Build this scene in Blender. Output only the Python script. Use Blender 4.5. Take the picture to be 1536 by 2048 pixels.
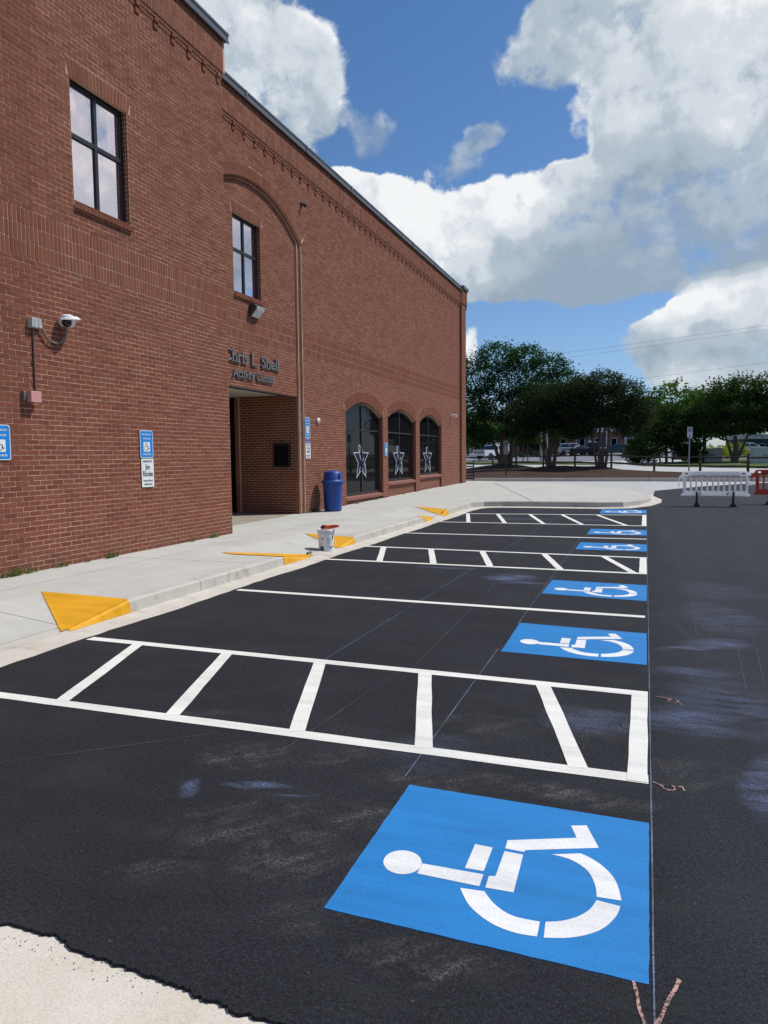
import bpy, bmesh, math, random
from math import sin, cos, pi, sqrt, radians, atan2, exp
from mathutils import Vector, Matrix
from mathutils.geometry import tessellate_polygon

for o in list(bpy.data.objects):
    bpy.data.objects.remove(o)
scene = bpy.context.scene
COL = scene.collection
random.seed(7)

# ------------------------------------------------------------------ camera
EYE = 1.65
FPX, YAW, PIT, ROLL = 1434.29, radians(20.052), radians(-4.425), radians(-0.56)
fwd = Vector((-sin(YAW) * cos(PIT), cos(YAW) * cos(PIT), sin(PIT)))
rgt = Vector((cos(YAW), sin(YAW), 0))
upv = rgt.cross(fwd)
r2 = cos(ROLL) * rgt + sin(ROLL) * upv
u2 = -sin(ROLL) * rgt + cos(ROLL) * upv
cam = bpy.data.cameras.new('camera')
cam.sensor_fit = 'VERTICAL'
cam.sensor_height = 36.0
cam.lens = 36.0 * FPX / 2048
cam.clip_start, cam.clip_end = 0.05, 3000
cam_o = bpy.data.objects.new('camera', cam)
COL.objects.link(cam_o)
M = Matrix((r2, u2, -fwd)).transposed().to_4x4()
M.translation = (0, 0, EYE)
cam_o.matrix_world = M
scene.camera = cam_o
scene.render.resolution_x, scene.render.resolution_y = 768, 1024
scene.cycles.use_denoising = True
scene.cycles.max_bounces = 6
scene.cycles.sample_clamp_indirect = 6

# ------------------------------------------------------------------ light
SUN = Vector((0.50, 0.33, 0.86)).normalized()
sun = bpy.data.lights.new('sun', 'SUN')
sun.energy = 4.2
sun.angle = radians(0.53)
sun.color = (1.0, 0.955, 0.89)
sun_o = bpy.data.objects.new('sun', sun)
COL.objects.link(sun_o)
sun_o.rotation_euler = SUN.to_track_quat('Z', 'Y').to_euler()
sun_o.location = (20, 10, 40)
vs = scene.view_settings
vs.view_transform = 'Standard'
vs.look = 'None'
vs.exposure = 0.0
vs.gamma = 1.0
vs.use_curve_mapping = False

# ------------------------------------------------------------------ node helper
class NT:
    def __init__(s, tree):
        s.t = tree
    def n(s, typ, **kw):
        nd = s.t.nodes.new(typ)
        for k, v in kw.items():
            setattr(nd, k, v)
        return nd
    def put(s, sock, v):
        if isinstance(v, bpy.types.NodeSocket):
            s.t.links.new(v, sock)
        elif v is not None:
            if isinstance(v, (tuple, list)) and len(v) == 3 and sock.type == 'RGBA':
                v = (*v, 1)
            sock.default_value = v
    def m(s, op, a, b=None, c=None, clamp=False):
        nd = s.n('ShaderNodeMath', operation=op, use_clamp=clamp)
        s.put(nd.inputs[0], a); s.put(nd.inputs[1], b)
        if c is not None: s.put(nd.inputs[2], c)
        return nd.outputs[0]
    def v(s, op, a, b=None, scale=None):
        nd = s.n('ShaderNodeVectorMath', operation=op)
        s.put(nd.inputs[0], a); s.put(nd.inputs[1], b)
        if scale is not None: s.put(nd.inputs['Scale'], scale)
        return nd.outputs['Value'] if op in ('LENGTH', 'DOT_PRODUCT', 'DISTANCE') else nd.outputs[0]
    def mix(s, f, a, b, mode='MIX'):
        nd = s.n('ShaderNodeMix', data_type='RGBA', blend_type=mode)
        s.put(nd.inputs[0], f); s.put(nd.inputs[6], a); s.put(nd.inputs[7], b)
        return nd.outputs[2]
    def mr(s, x, a, b, c=0.0, d=1.0, smooth=False):
        nd = s.n('ShaderNodeMapRange', interpolation_type='SMOOTHSTEP' if smooth else 'LINEAR')
        for i, q in enumerate((x, a, b, c, d)): s.put(nd.inputs[i], q)
        return nd.outputs[0]
    def noise(s, vec, scale, detail=4, rough=0.55, dist=0.0, out=0, dim='3D'):
        nd = s.n('ShaderNodeTexNoise', noise_dimensions=dim)
        s.put(nd.inputs['Vector'], vec); s.put(nd.inputs['Scale'], scale); s.put(nd.inputs['Detail'], detail)
        s.put(nd.inputs['Roughness'], rough); s.put(nd.inputs['Distortion'], dist)
        return nd.outputs[out]
    def ramp(s, f, stops, interp='LINEAR'):
        nd = s.n('ShaderNodeValToRGB')
        nd.color_ramp.interpolation = interp
        e = nd.color_ramp.elements
        while len(e) < len(stops): e.new(0.5)
        for el, (p, c) in zip(e, stops):
            el.position = p; el.color = (*c, 1)
        s.put(nd.inputs[0], f)
        return nd.outputs[0]
    def xyz(s, vec):
        nd = s.n('ShaderNodeSeparateXYZ'); s.put(nd.inputs[0], vec)
        return nd.outputs
    def comb(s, x, y, z):
        nd = s.n('ShaderNodeCombineXYZ')
        s.put(nd.inputs[0], x); s.put(nd.inputs[1], y); s.put(nd.inputs[2], z)
        return nd.outputs[0]

# ------------------------------------------------------------------ sky: clear blue with cumulus, all round
world = bpy.data.worlds.new('World')
scene.world = world
world.use_nodes = True
wt = world.node_tree
wt.nodes.clear()
W = NT(wt)
SKY_K = 0.11
CL_K = 1.0 / SKY_K
sky = W.n('ShaderNodeTexSky', sky_type='NISHITA')
sky.sun_disc = False
sky.sun_elevation = math.asin(SUN.z)
sky.sun_rotation = atan2(SUN.x, SUN.y)
sky.altitude = 250
sky.air_density = 1.0
sky.dust_density = 0.4
sky.ozone_density = 1.6
tc = W.n('ShaderNodeTexCoord')
D = W.v('NORMALIZE', tc.outputs['Generated'])
dx, dy, dz = W.xyz(D)
az = W.m('ARCTAN2', dx, dy)
el = W.m('ARCSINE', dz)
# cumulus puffs: azimuth, elevation, half width, half height (radians), brightness
PUFFS = [(-0.51, 0.52, 0.075, 0.05, 0.88), (-0.455, 0.47, 0.06, 0.04, 0.88), (-0.55, 0.44, 0.085, 0.075, 0.84), (-0.5, 0.415, 0.055, 0.035, 0.8), (-0.43, 0.445, 0.03, 0.022, 0.8), (-0.372, 0.338, 0.06, 0.03, 1.0), (-0.3, 0.31, 0.06, 0.038, 1.0), (-0.398, 0.36, 0.032, 0.017, 0.98), (-0.271, 0.255, 0.05, 0.045, 0.95), (-0.217, 0.265, 0.07, 0.048, 0.9), (-0.195, 0.308, 0.042, 0.028, 1.0), (-0.13, 0.328, 0.055, 0.028, 1.0), (-0.082, 0.345, 0.036, 0.022, 0.95), (-0.112, 0.285, 0.09, 0.05, 0.78), (-0.019, 0.302, 0.085, 0.055, 0.64), (0.057, 0.315, 0.09, 0.065, 0.64), (0.112, 0.334, 0.06, 0.07, 0.68), (0.018, 0.25, 0.11, 0.034, 0.52), (-0.137, 0.238, 0.1, 0.03, 0.56), (-0.048, 0.218, 0.068, 0.017, 0.62), (-0.19, 0.229, 0.06, 0.02, 0.7), (0.087, 0.256, 0.06, 0.025, 0.58), (-0.362, 0.42, 0.021, 0.021, 0.68), (-0.245, 0.382, 0.04, 0.022, 0.68), (-0.19, 0.408, 0.02, 0.018, 0.6), (-0.215, 0.4, 0.02, 0.014, 0.55), (-0.158, 0.474, 0.042, 0.022, 0.78), (-0.125, 0.49, 0.03, 0.025, 0.7), (-0.07, 0.51, 0.06, 0.042, 0.80), (0.007, 0.485, 0.09, 0.055, 0.84), (0.098, 0.459, 0.09, 0.07, 0.90), (-0.02, 0.43, 0.06, 0.035, 0.90), (0.06, 0.4, 0.09, 0.05, 0.92), (0.0, 0.375, 0.05, 0.03, 0.85), (-0.045, 0.39, 0.025, 0.02, 0.8), (0.094, 0.18, 0.045, 0.036, 0.97), (0.133, 0.182, 0.038, 0.032, 0.97), (0.029, 0.157, 0.03, 0.02, 0.97), (0.042, 0.178, 0.011, 0.012, 1.0), (0.062, 0.129, 0.07, 0.026, 0.7), (0.123, 0.125, 0.06, 0.042, 0.72), (0.003, 0.133, 0.026, 0.02, 0.75), (0.027, 0.092, 0.045, 0.016, 0.85), (0.108, 0.082, 0.055, 0.018, 0.85), (-0.234, 0.143, 0.012, 0.017, 0.85),
         # the same cloud field going on beyond the frame
         (0.20, 0.42, 0.10, 0.08, 0.8), (0.27, 0.30, 0.09, 0.06, 0.8), (0.62, 0.36, 0.16, 0.075, 0.9), (0.84, 0.33, 0.15, 0.09, 0.85), (0.72, 0.26, 0.2, 0.05, 0.75), (1.02, 0.28, 0.12, 0.06, 0.8), (0.35, 0.13, 0.1, 0.04, 0.9), (0.6, 0.11, 0.12, 0.035, 0.85), (1.3, 0.4, 0.14, 0.07, 0.85), (-0.8, 0.5, 0.12, 0.07, 0.9), (-0.85, 0.3, 0.15, 0.05, 0.9)]
warp = W.noise(D, 9.0, 3, 0.5, out=1)
wx, wy, wz = W.xyz(warp)
azw = W.m('ADD', az, W.m('MULTIPLY', W.m('SUBTRACT', wx, 0.5), 0.12))
elw = W.m('ADD', el, W.m('MULTIPLY', W.m('SUBTRACT', wy, 0.5), 0.08))
sw = sh = sb = None
for (a0, e0, ra, re, br) in PUFFS:
    ra, re = ra * 1.78, re * 1.78
    p = W.m('MULTIPLY', W.m('SUBTRACT', azw, a0), 1 / ra)
    q = W.m('MULTIPLY', W.m('SUBTRACT', elw, e0), 1 / re)
    r = W.m('MULTIPLY_ADD', p, p, W.m('MULTIPLY', q, q))
    w = W.m('POWER', W.m('SUBTRACT', 1.0, r, clamp=True), 1.25)
    sw = w if sw is None else W.m('ADD', sw, w)
    hb = W.m('MULTIPLY', w, q)
    sh = hb if sh is None else W.m('ADD', sh, hb)
    sb = W.m('MULTIPLY', w, br) if sb is None else W.m('MULTIPLY_ADD', w, br, sb)
# far round the horizon and behind the camera: the same kind of clouds from noise alone
away = W.mr(W.v('DOT_PRODUCT', D, (-0.30, 0.90, 0.28)), 0.74, 0.55, 0, 1, True)
cov = W.m('MULTIPLY', W.mr(W.noise(W.v('MULTIPLY', D, (1, 1, 1.7)), 2.6, 3, 0.5), 0.50, 0.66, 0, 1.1), away)
cov = W.m('MULTIPLY', cov, W.mr(dz, 0.02, 0.10, 0, 1, True))
sw = W.m('ADD', sw, cov)
sb = W.m('MULTIPLY_ADD', cov, 0.8, sb)
inv = W.m('DIVIDE', 1.0, W.m('ADD', sw, 0.02))
hgt = W.m('MULTIPLY', sh, inv)
bri = W.m('MULTIPLY', sb, inv)
f0 = W.noise(D, 7.0, 4, 0.5)
f1 = W.noise(D, 15.0, 10, 0.62)
Doff = W.v('ADD', D, tuple(SUN * 0.02))
f1o = W.noise(Doff, 15.0, 10, 0.62)
f2 = W.noise(D, 46.0, 7, 0.65)
dens = W.m('MULTIPLY_ADD', W.m('SUBTRACT', f0, 0.5), 1.5, W.m('MULTIPLY', W.m('MINIMUM', sw, 1.15), 1.45))
dens = W.m('MULTIPLY_ADD', W.m('SUBTRACT', f1, 0.5), 3.0, dens)
dens = W.m('MULTIPLY_ADD', W.m('SUBTRACT', f2, 0.5), 0.85, dens)
dens = W.m('SUBTRACT', dens, 0.66)
dens = W.m('MINIMUM', dens, W.m('MULTIPLY', sw, 9.0))
soft = W.m('MAXIMUM', W.mr(hgt, -0.6, 0.4, 0.95, 0.36), W.mr(bri, 0.70, 0.98, 1.05, 0.30))
alpha = W.n('ShaderNodeMapRange', interpolation_type='SMOOTHSTEP')
W.put(alpha.inputs[0], dens); W.put(alpha.inputs[1], -0.04); W.put(alpha.inputs[2], soft)
alpha = W.m('MULTIPLY', alpha.outputs[0], W.mr(bri, 0.4, 0.72, 0.75, 0.985))
lit = W.m('SUBTRACT', f1, f1o)
g0 = W.noise(W.v('ADD', D, tuple(SUN * 0.05)), 7.0, 4, 0.5)
edge = W.mr(dens, 0.2, 1.5, 1.0, 0.25)
t = W.m('MULTIPLY_ADD', W.m('MULTIPLY', lit, edge), 2.3, W.m('MULTIPLY_ADD', bri, 2.0, -1.06))
t = W.m('MULTIPLY_ADD', W.m('SUBTRACT', f0, g0), 1.0, t)
t = W.m('MULTIPLY_ADD', hgt, 0.30, t)
t = W.m('MULTIPLY_ADD', W.m('SUBTRACT', f1, 0.5), 0.22, t)
thick = W.mr(dens, 0.2, 1.7, -0.14, 0.16)
t = W.m('SUBTRACT', t, thick)
cl = W.ramp(t, [(0.05, (0.33, 0.415, 0.50)), (0.40, (0.46, 0.54, 0.62)), (0.68, (0.68, 0.735, 0.79)), (0.95, (0.93, 0.945, 0.96))], 'EASE')
clk = W.v('SCALE', cl, scale=CL_K * 0.98)
tint = W.ramp(W.mr(dz, 0.0, 0.5), [(0.0, (0.66, 0.78, 1.02)), (0.30, (0.68, 0.83, 1.03)), (1.0, (0.57, 0.83, 1.06))])
skyc = W.mix(1.0, sky.outputs[0], tint, 'MULTIPLY')
comb = W.mix(alpha, skyc, clk)
bg = W.n('ShaderNodeBackground')
W.put(bg.inputs[0], comb); W.put(bg.inputs[1], SKY_K)
wo = W.n('ShaderNodeOutputWorld')
wt.links.new(bg.outputs[0], wo.inputs[0])
world.cycles.sampling_method = 'MANUAL'
world.cycles.sample_map_resolution = 512

# ------------------------------------------------------------------ object helpers
def put(o, parent=None):
    COL.objects.link(o)
    if parent is not None: o.parent = parent
    return o
def tag(o, label=None, cat=None, group=None, kind=None):
    if label: o['label'] = label
    if cat: o['category'] = cat
    if group: o['group'] = group
    if kind: o['kind'] = kind
    return o
def empty(name, loc=(0, 0, 0), rz=0.0, label=None, cat=None, group=None, kind=None):
    o = bpy.data.objects.new(name, None)
    o.empty_display_size = 0.2
    o.location = loc
    o.rotation_euler = (0, 0, rz)
    put(o)
    return tag(o, label, cat, group, kind)
class MB:
    """collects faces; build() links them as one mesh object"""
    def __init__(s): s.v, s.f = [], []
    def add(s, vs, fs):
        b = len(s.v)
        s.v += [tuple(p) for p in vs]
        s.f += [tuple(i + b for i in f) for f in fs]
        return s
    def quad(s, a, b, c, d): return s.add([a, b, c, d], [(0, 1, 2, 3)])
    def box(s, x0, x1, y0, y1, z0, z1, taper=0):
        t = taper
        return s.add([(x0, y0, z0), (x1, y0, z0), (x1, y1, z0), (x0, y1, z0), (x0 + t, y0 + t, z1), (x1 - t, y0 + t, z1), (x1 - t, y1 - t, z1), (x0 + t, y1 - t, z1)],
                     [(3, 2, 1, 0), (4, 5, 6, 7), (0, 1, 5, 4), (1, 2, 6, 5), (2, 3, 7, 6), (3, 0, 4, 7)])
    def prism(s, poly, h0, h1, fn):
        """poly (2-D, any winding) pushed from h0 to h1; fn(u, v, h) -> point"""
        n = len(poly)
        tri = tessellate_polygon([[Vector((p[0], p[1], 0)) for p in poly]])
        vs = [fn(p[0], p[1], h0) for p in poly] + [fn(p[0], p[1], h1) for p in poly]
        fs = [tuple(t) for t in tri] + [tuple(i + n for i in reversed(t)) for t in tri]
        fs += [(i, (i + 1) % n, (i + 1) % n + n, i + n) for i in range(n)]
        return s.add(vs, fs)
    def plate(s, loops, h0, h1, fn):
        """outer loop with holes, given thickness"""
        tri = tessellate_polygon([[Vector((p[0], p[1], 0)) for p in L] for L in loops])
        flat = [p for L in loops for p in L]
        n = len(flat)
        vs = [fn(p[0], p[1], h0) for p in flat] + [fn(p[0], p[1], h1) for p in flat]
        fs = [tuple(t) for t in tri] + [tuple(i + n for i in reversed(t)) for t in tri]
        k = 0
        for L in loops:
            m = len(L)
            fs += [(k + i, k + (i + 1) % m, k + (i + 1) % m + n, k + i + n) for i in range(m)]
            k += m
        return s.add(vs, fs)
    def tube(s, pts, r, seg=8, caps=True):
        pts = [Vector(p) for p in pts]
        rs = r if isinstance(r, (list, tuple)) else [r] * len(pts)
        rings = []
        ref = None
        for i, p in enumerate(pts):
            d = (pts[min(i + 1, len(pts) - 1)] - pts[max(i - 1, 0)]).normalized()
            if ref is None:
                ref = Vector((0, 0, 1)) if abs(d.z) < 0.9 else Vector((1, 0, 0))
            a = d.cross(ref).normalized()
            b = a.cross(d).normalized()
            ref = b
            rings.append([p + rs[i] * (cos(2 * pi * k / seg) * a + sin(2 * pi * k / seg) * b) for k in range(seg)])
        vs = [q for R in rings for q in R]
        fs = []
        for i in range(len(rings) - 1):
            for k in range(seg):
                fs.append((i * seg + k, i * seg + (k + 1) % seg, (i + 1) * seg + (k + 1) % seg, (i + 1) * seg + k))
        if caps:
            fs.append(tuple(range(seg - 1, -1, -1)))
            fs.append(tuple(len(vs) - seg + k for k in range(seg)))
        return s.add(vs, fs)
    def lathe(s, prof, seg=24, c=(0, 0, 0), flute=None):
        vs, fs = [], []
        for i, (r, z) in enumerate(prof):
            for k in range(seg):
                rr = r * (flute(k, seg, z) if flute else 1)
                vs.append((c[0] + rr * cos(2 * pi * k / seg), c[1] + rr * sin(2 * pi * k / seg), c[2] + z))
        for i in range(len(prof) - 1):
            for k in range(seg):
                fs.append((i * seg + k, i * seg + (k + 1) % seg, (i + 1) * seg + (k + 1) % seg, (i + 1) * seg + k))
        if prof[0][0] > 1e-4: fs.append(tuple(range(seg - 1, -1, -1)))
        if prof[-1][0] > 1e-4: fs.append(tuple((len(prof) - 1) * seg + k for k in range(seg)))
        return s.add(vs, fs)
    def mesh(s, name, mat=None, smooth=False):
        me = bpy.data.meshes.new(name)
        me.from_pydata(s.v, [], s.f)
        if mat: me.materials.append(mat)
        if smooth:
            me.polygons.foreach_set('use_smooth', [True] * len(me.polygons))
        me.update()
        return me
    def build(s, name, mat, parent=None, smooth=False, fix=True, bevel=0, loc=None, label=None):
        me = s.mesh(name, mat, smooth)
        if fix:
            bm = bmesh.new(); bm.from_mesh(me)
            bmesh.ops.recalc_face_normals(bm, faces=bm.faces)
            bm.to_mesh(me); bm.free()
        o = put(bpy.data.objects.new(name, me), parent)
        if bevel:
            b = o.modifiers.new('edge', 'BEVEL'); b.width = bevel; b.segments = 2; b.limit_method = 'ANGLE'; b.angle_limit = radians(40)
        if smooth and hasattr(me, 'set_sharp_from_angle'):
            me.set_sharp_from_angle(angle=radians(42))
        if loc: o.location = loc
        if label: o['label'] = label
        return o
def copy_tree(o, parent=None):
    c = o.copy(); COL.objects.link(c)
    if parent is not None: c.parent = parent
    for ch in list(o.children): copy_tree(ch, c)
    return c
def wallp(x):   # on the wall plane X = x: u along Y, v up, h outwards
    return lambda u, v, h: (x + h, u, v)
def flat(z=0.0):
    return lambda u, v, h: (u, v, z + h)

# ------------------------------------------------------------------ materials
def mat(name):
    m = bpy.data.materials.new(name); m.use_nodes = True
    t = NT(m.node_tree)
    b = m.node_tree.nodes['Principled BSDF']
    return m, t, b
def P(b, **kw):
    names = dict(rough='Roughness', metal='Metallic', spec='Specular IOR Level', alpha='Alpha', ior='IOR', coat='Coat Weight')
    for k, v in kw.items(): b.inputs[names[k]].default_value = v
def bump(t, b, h, strength=0.3, dist=0.01):
    n = t.n('ShaderNodeBump'); t.put(n.inputs['Height'], h)
    n.inputs['Strength'].default_value = strength; n.inputs['Distance'].default_value = dist
    t.t.links.new(n.outputs[0], b.inputs['Normal'])
def simple(name, col, rough=0.5, metal=0.0, var=0.12, scale=6.0, spec=0.5, bmp=0.0):
    m, t, b = mat(name)
    g = t.n('ShaderNodeNewGeometry').outputs['Position']
    n = t.noise(g, scale, 5, 0.6)
    c = t.mix(t.mr(n, 0.3, 0.7), tuple(x * (1 - var) for x in col), tuple(min(1, x * (1 + var)) for x in col))
    t.put(b.inputs['Base Color'], c); P(b, rough=rough, metal=metal, spec=spec)
    if bmp: bump(t, b, t.noise(g, scale * 12, 3), bmp, 0.004)
    return m
BRICKS = [(0.0, (0.1439, 0.0436, 0.0258)), (0.22, (0.1732, 0.0527, 0.0299)), (0.5, (0.1907, 0.0601, 0.0336)), (0.75, (0.2024, 0.0668, 0.0377)), (0.93, (0.1926, 0.072, 0.0392)), (1.0, (0.1537, 0.0595, 0.034))]
def brick_material(name, single):
    m, t, b = mat(name)
    g = t.n('ShaderNodeNewGeometry')
    pos = g.outputs['Position']
    rnd = t.n('ShaderNodeObjectInfo').outputs['Random'] if single else g.outputs['Random Per Island']
    c = t.ramp(rnd, BRICKS)
    big = t.noise(pos, 0.7, 4, 0.6)
    c = t.mix(t.mr(big, 0.35, 0.7, 0.0, 0.35), c, (0.178, 0.060, 0.039))
    fine = t.noise(t.v('MULTIPLY', pos, (1, 1, 2.2)), 34, 5, 0.7)
    c = t.mix(1.0, c, t.ramp(fine, [(0.25, (0.72, 0.70, 0.70)), (0.5, (1, 1, 1)), (0.8, (1.28, 1.24, 1.22))]), 'MULTIPLY')
    # vertical weathering streaks and mossy stains
    st = t.noise(t.v('MULTIPLY', pos, (1, 3.0, 0.35)), 1.3, 5, 0.65)
    c = t.mix(t.mr(st, 0.54, 0.76, 0.0, 0.36), c, (0.095, 0.058, 0.035))
    zz = t.xyz(pos)[2]
    foot = t.m('MULTIPLY', t.mr(zz, 0.15, 0.75, 1, 0, True), t.mr(t.noise(pos, 2.2, 4, 0.6), 0.35, 0.7))
    c = t.mix(t.m('MULTIPLY', foot, 0.4), c, (0.10, 0.062, 0.042))
    bl = t.noise(t.v('ADD', pos, (7, 3, 1)), 1.9, 3, 0.5)
    c = t.mix(t.mr(bl, 0.62, 0.8, 0.0, 0.28), c, (0.25, 0.120, 0.075))
    t.put(b.inputs['Base Color'], c); P(b, rough=0.9, spec=0.25)
    bump(t, b, t.noise(pos, 120, 4, 0.7), 0.5, 0.004)
    return m
M_BRICK = brick_material('brick_face', False)
M_BRICK1 = brick_material('brick_face_single', True)
def mortar_material():
    m, t, b = mat('mortar')
    pos = t.n('ShaderNodeNewGeometry').outputs['Position']
    n = t.noise(pos, 1.1, 5, 0.6)
    c = t.ramp(n, [(0.3, (0.46, 0.278, 0.190)), (0.5, (0.56, 0.350, 0.245)), (0.72, (0.62, 0.415, 0.30))])
    c = t.mix(t.mr(t.noise(pos, 60, 3), 0.3, 0.7, 0, 0.3), c, (0.40, 0.25, 0.19))
    t.put(b.inputs['Base Color'], c); P(b, rough=0.95, spec=0.2)
    bump(t, b, t.noise(pos, 150, 3), 0.5, 0.004)
    return m
M_MORTAR = mortar_material()
def concrete(name, a, bcol, stain, amount=0.35, speck=0.5, scale=1.0, spots=0.6):
    m, t, b = mat(name)
    pos = t.n('ShaderNodeNewGeometry').outputs['Position']
    c = t.mix(t.mr(t.noise(pos, 1.4 * scale, 6, 0.62), 0.3, 0.7), a, bcol)
    s = t.noise(t.v('ADD', pos, (5, 1, 2)), 2.6 * scale, 7, 0.68)
    c = t.mix(t.mr(s, 0.54, 0.76, 0, amount), c, stain)
    f = t.noise(pos, 190, 3, 0.7)
    c = t.mix(1.0, c, t.ramp(f, [(0.28, (1 - speck * 0.5,) * 3), (0.5, (1, 1, 1)), (0.75, (1 + speck * 0.2,) * 3)]), 'MULTIPLY')
    v = t.n('ShaderNodeTexVoronoi', feature='F1'); t.put(v.inputs['Vector'], t.v('MULTIPLY', pos, (1, 1, 0))); v.inputs['Scale'].default_value = 5.5
    spot = t.mr(t.m('ADD', v.outputs['Distance'], t.mr(t.xyz(v.outputs['Color'])[0], 0, 1, 0.0, 0.35)), 0.03, 0.05, 1, 0)
    c = t.mix(t.m('MULTIPLY', spot, spots), c, tuple(x * 0.4 for x in stain))
    t.put(b.inputs['Base Color'], c); P(b, rough=0.92, spec=0.25)
    bump(t, b, t.noise(pos, 90, 5, 0.7), 0.35, 0.006)
    return m
M_WALK = concrete('sidewalk_concrete', (0.445, 0.438, 0.395), (0.52, 0.513, 0.47), (0.32, 0.30, 0.25), 0.42, 0.75)
M_KERB = concrete('kerb_concrete', (0.44, 0.42, 0.37), (0.53, 0.50, 0.44), (0.25, 0.215, 0.16), 0.8, 0.7, 1.5)
M_PAN = concrete('gutter_concrete', (0.50, 0.46, 0.39), (0.60, 0.56, 0.49), (0.33, 0.25, 0.165), 0.75, 0.9, 1.5)
M_OLD = concrete('old_concrete', (0.56, 0.50, 0.41), (0.66, 0.62, 0.54), (0.45, 0.37, 0.25), 0.45, 0.6, 1.3, 0.25)
M_ROAD = concrete('street_surface', (0.40, 0.40, 0.385), (0.46, 0.46, 0.445), (0.30, 0.29, 0.27), 0.4, 0.5)
M_LOT2 = concrete('worn_asphalt', (0.155, 0.165, 0.19), (0.19, 0.20, 0.225), (0.12, 0.12, 0.13), 0.3, 0.4)
M_PORCH = concrete('porch_concrete', (0.27, 0.24, 0.185), (0.35, 0.31, 0.25), (0.22, 0.20, 0.14), 0.5, 0.5, 1.2)
# (x, y, half length, half width, angle, strength, kind) dusty brush marks (0) and blue chalk smears (1) rubbed into the lot
SMEARS = [(-2.05, 3.38, .34, .22, 0.6, 0.8, 0), (-1.72, 2.72, .42, .26, 0.8, 0.75, 0), (-1.80, 2.27, .24, .10, 0.4, 1.0, 0), (-1.36, 2.60, .34, .26, 0.9, 0.9, 0), (-1.22, 2.95, .26, .22, 0.6, 0.8, 0), (-1.0, 3.4, .5, .16, 0.2, 0.6, 0), (-0.4, 3.5, .55, .13, 3.05, 1.0, 0), (-0.62, 2.13, .30, .12, 0.2, 0.9, 0), (-0.9, 4.2, .40, .28, 0.4, 0.5, 0), (-1.55, 3.55, .3, .2, 0.8, 0.5, 0), (-0.3, 4.5, .35, .4, 0.4, 0.45, 0), (0.2, 3.9, .35, .3, 0.3, 0.5, 0), (-1.12, 2.2, .3, .12, 0.5, 0.5, 0), (-2.7, 3.85, .4, .1, 0.5, 0.4, 0),
          (0.42, 6.55, .40, .10, 0.45, 1.2, 1), (0.62, 6.75, .36, .20, 0.3, 0.9, 1), (0.36, 5.80, .38, .16, 0.25, 0.8, 1), (0.30, 4.70, .36, .30, 0.1, 0.85, 1), (0.62, 3.85, .16, .5, -0.15, 1.4, 1), (0.55, 5.1, .40, .7, 0.1, 0.6, 1), (0.15, 4.65, .28, .12, 0.1, 0.8, 1), (-0.30, 4.50, .34, .26, 0.2, 0.65, 1), (-1.82, 3.06, .20, .045, 0.35, 1.3, 1), (-1.58, 3.04, .12, .02, 0.4, 1.0, 1), (-2.12, 2.95, .10, .05, 2.0, 0.9, 1), (-1.68, 9.60, .42, .34, 0.5, 1.2, 1), (-1.5, 9.25, .5, .10, 0.1, 1.0, 1), (-2.7, 10.2, .6, .10, 0.1, 0.9, 1), (-3.0, 18.6, .9, .5, 0.2, 0.5, 1), (-1.3, 18.7, .6, .35, 0.2, 0.6, 1), (0.75, 7.8, .4, .9, 0.2, 0.5, 1), (0.85, 9.4, .5, .7, 0.3, 0.35, 1), (-1.1, 3.75, .3, .3, 0.3, 0.35, 1)]
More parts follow.
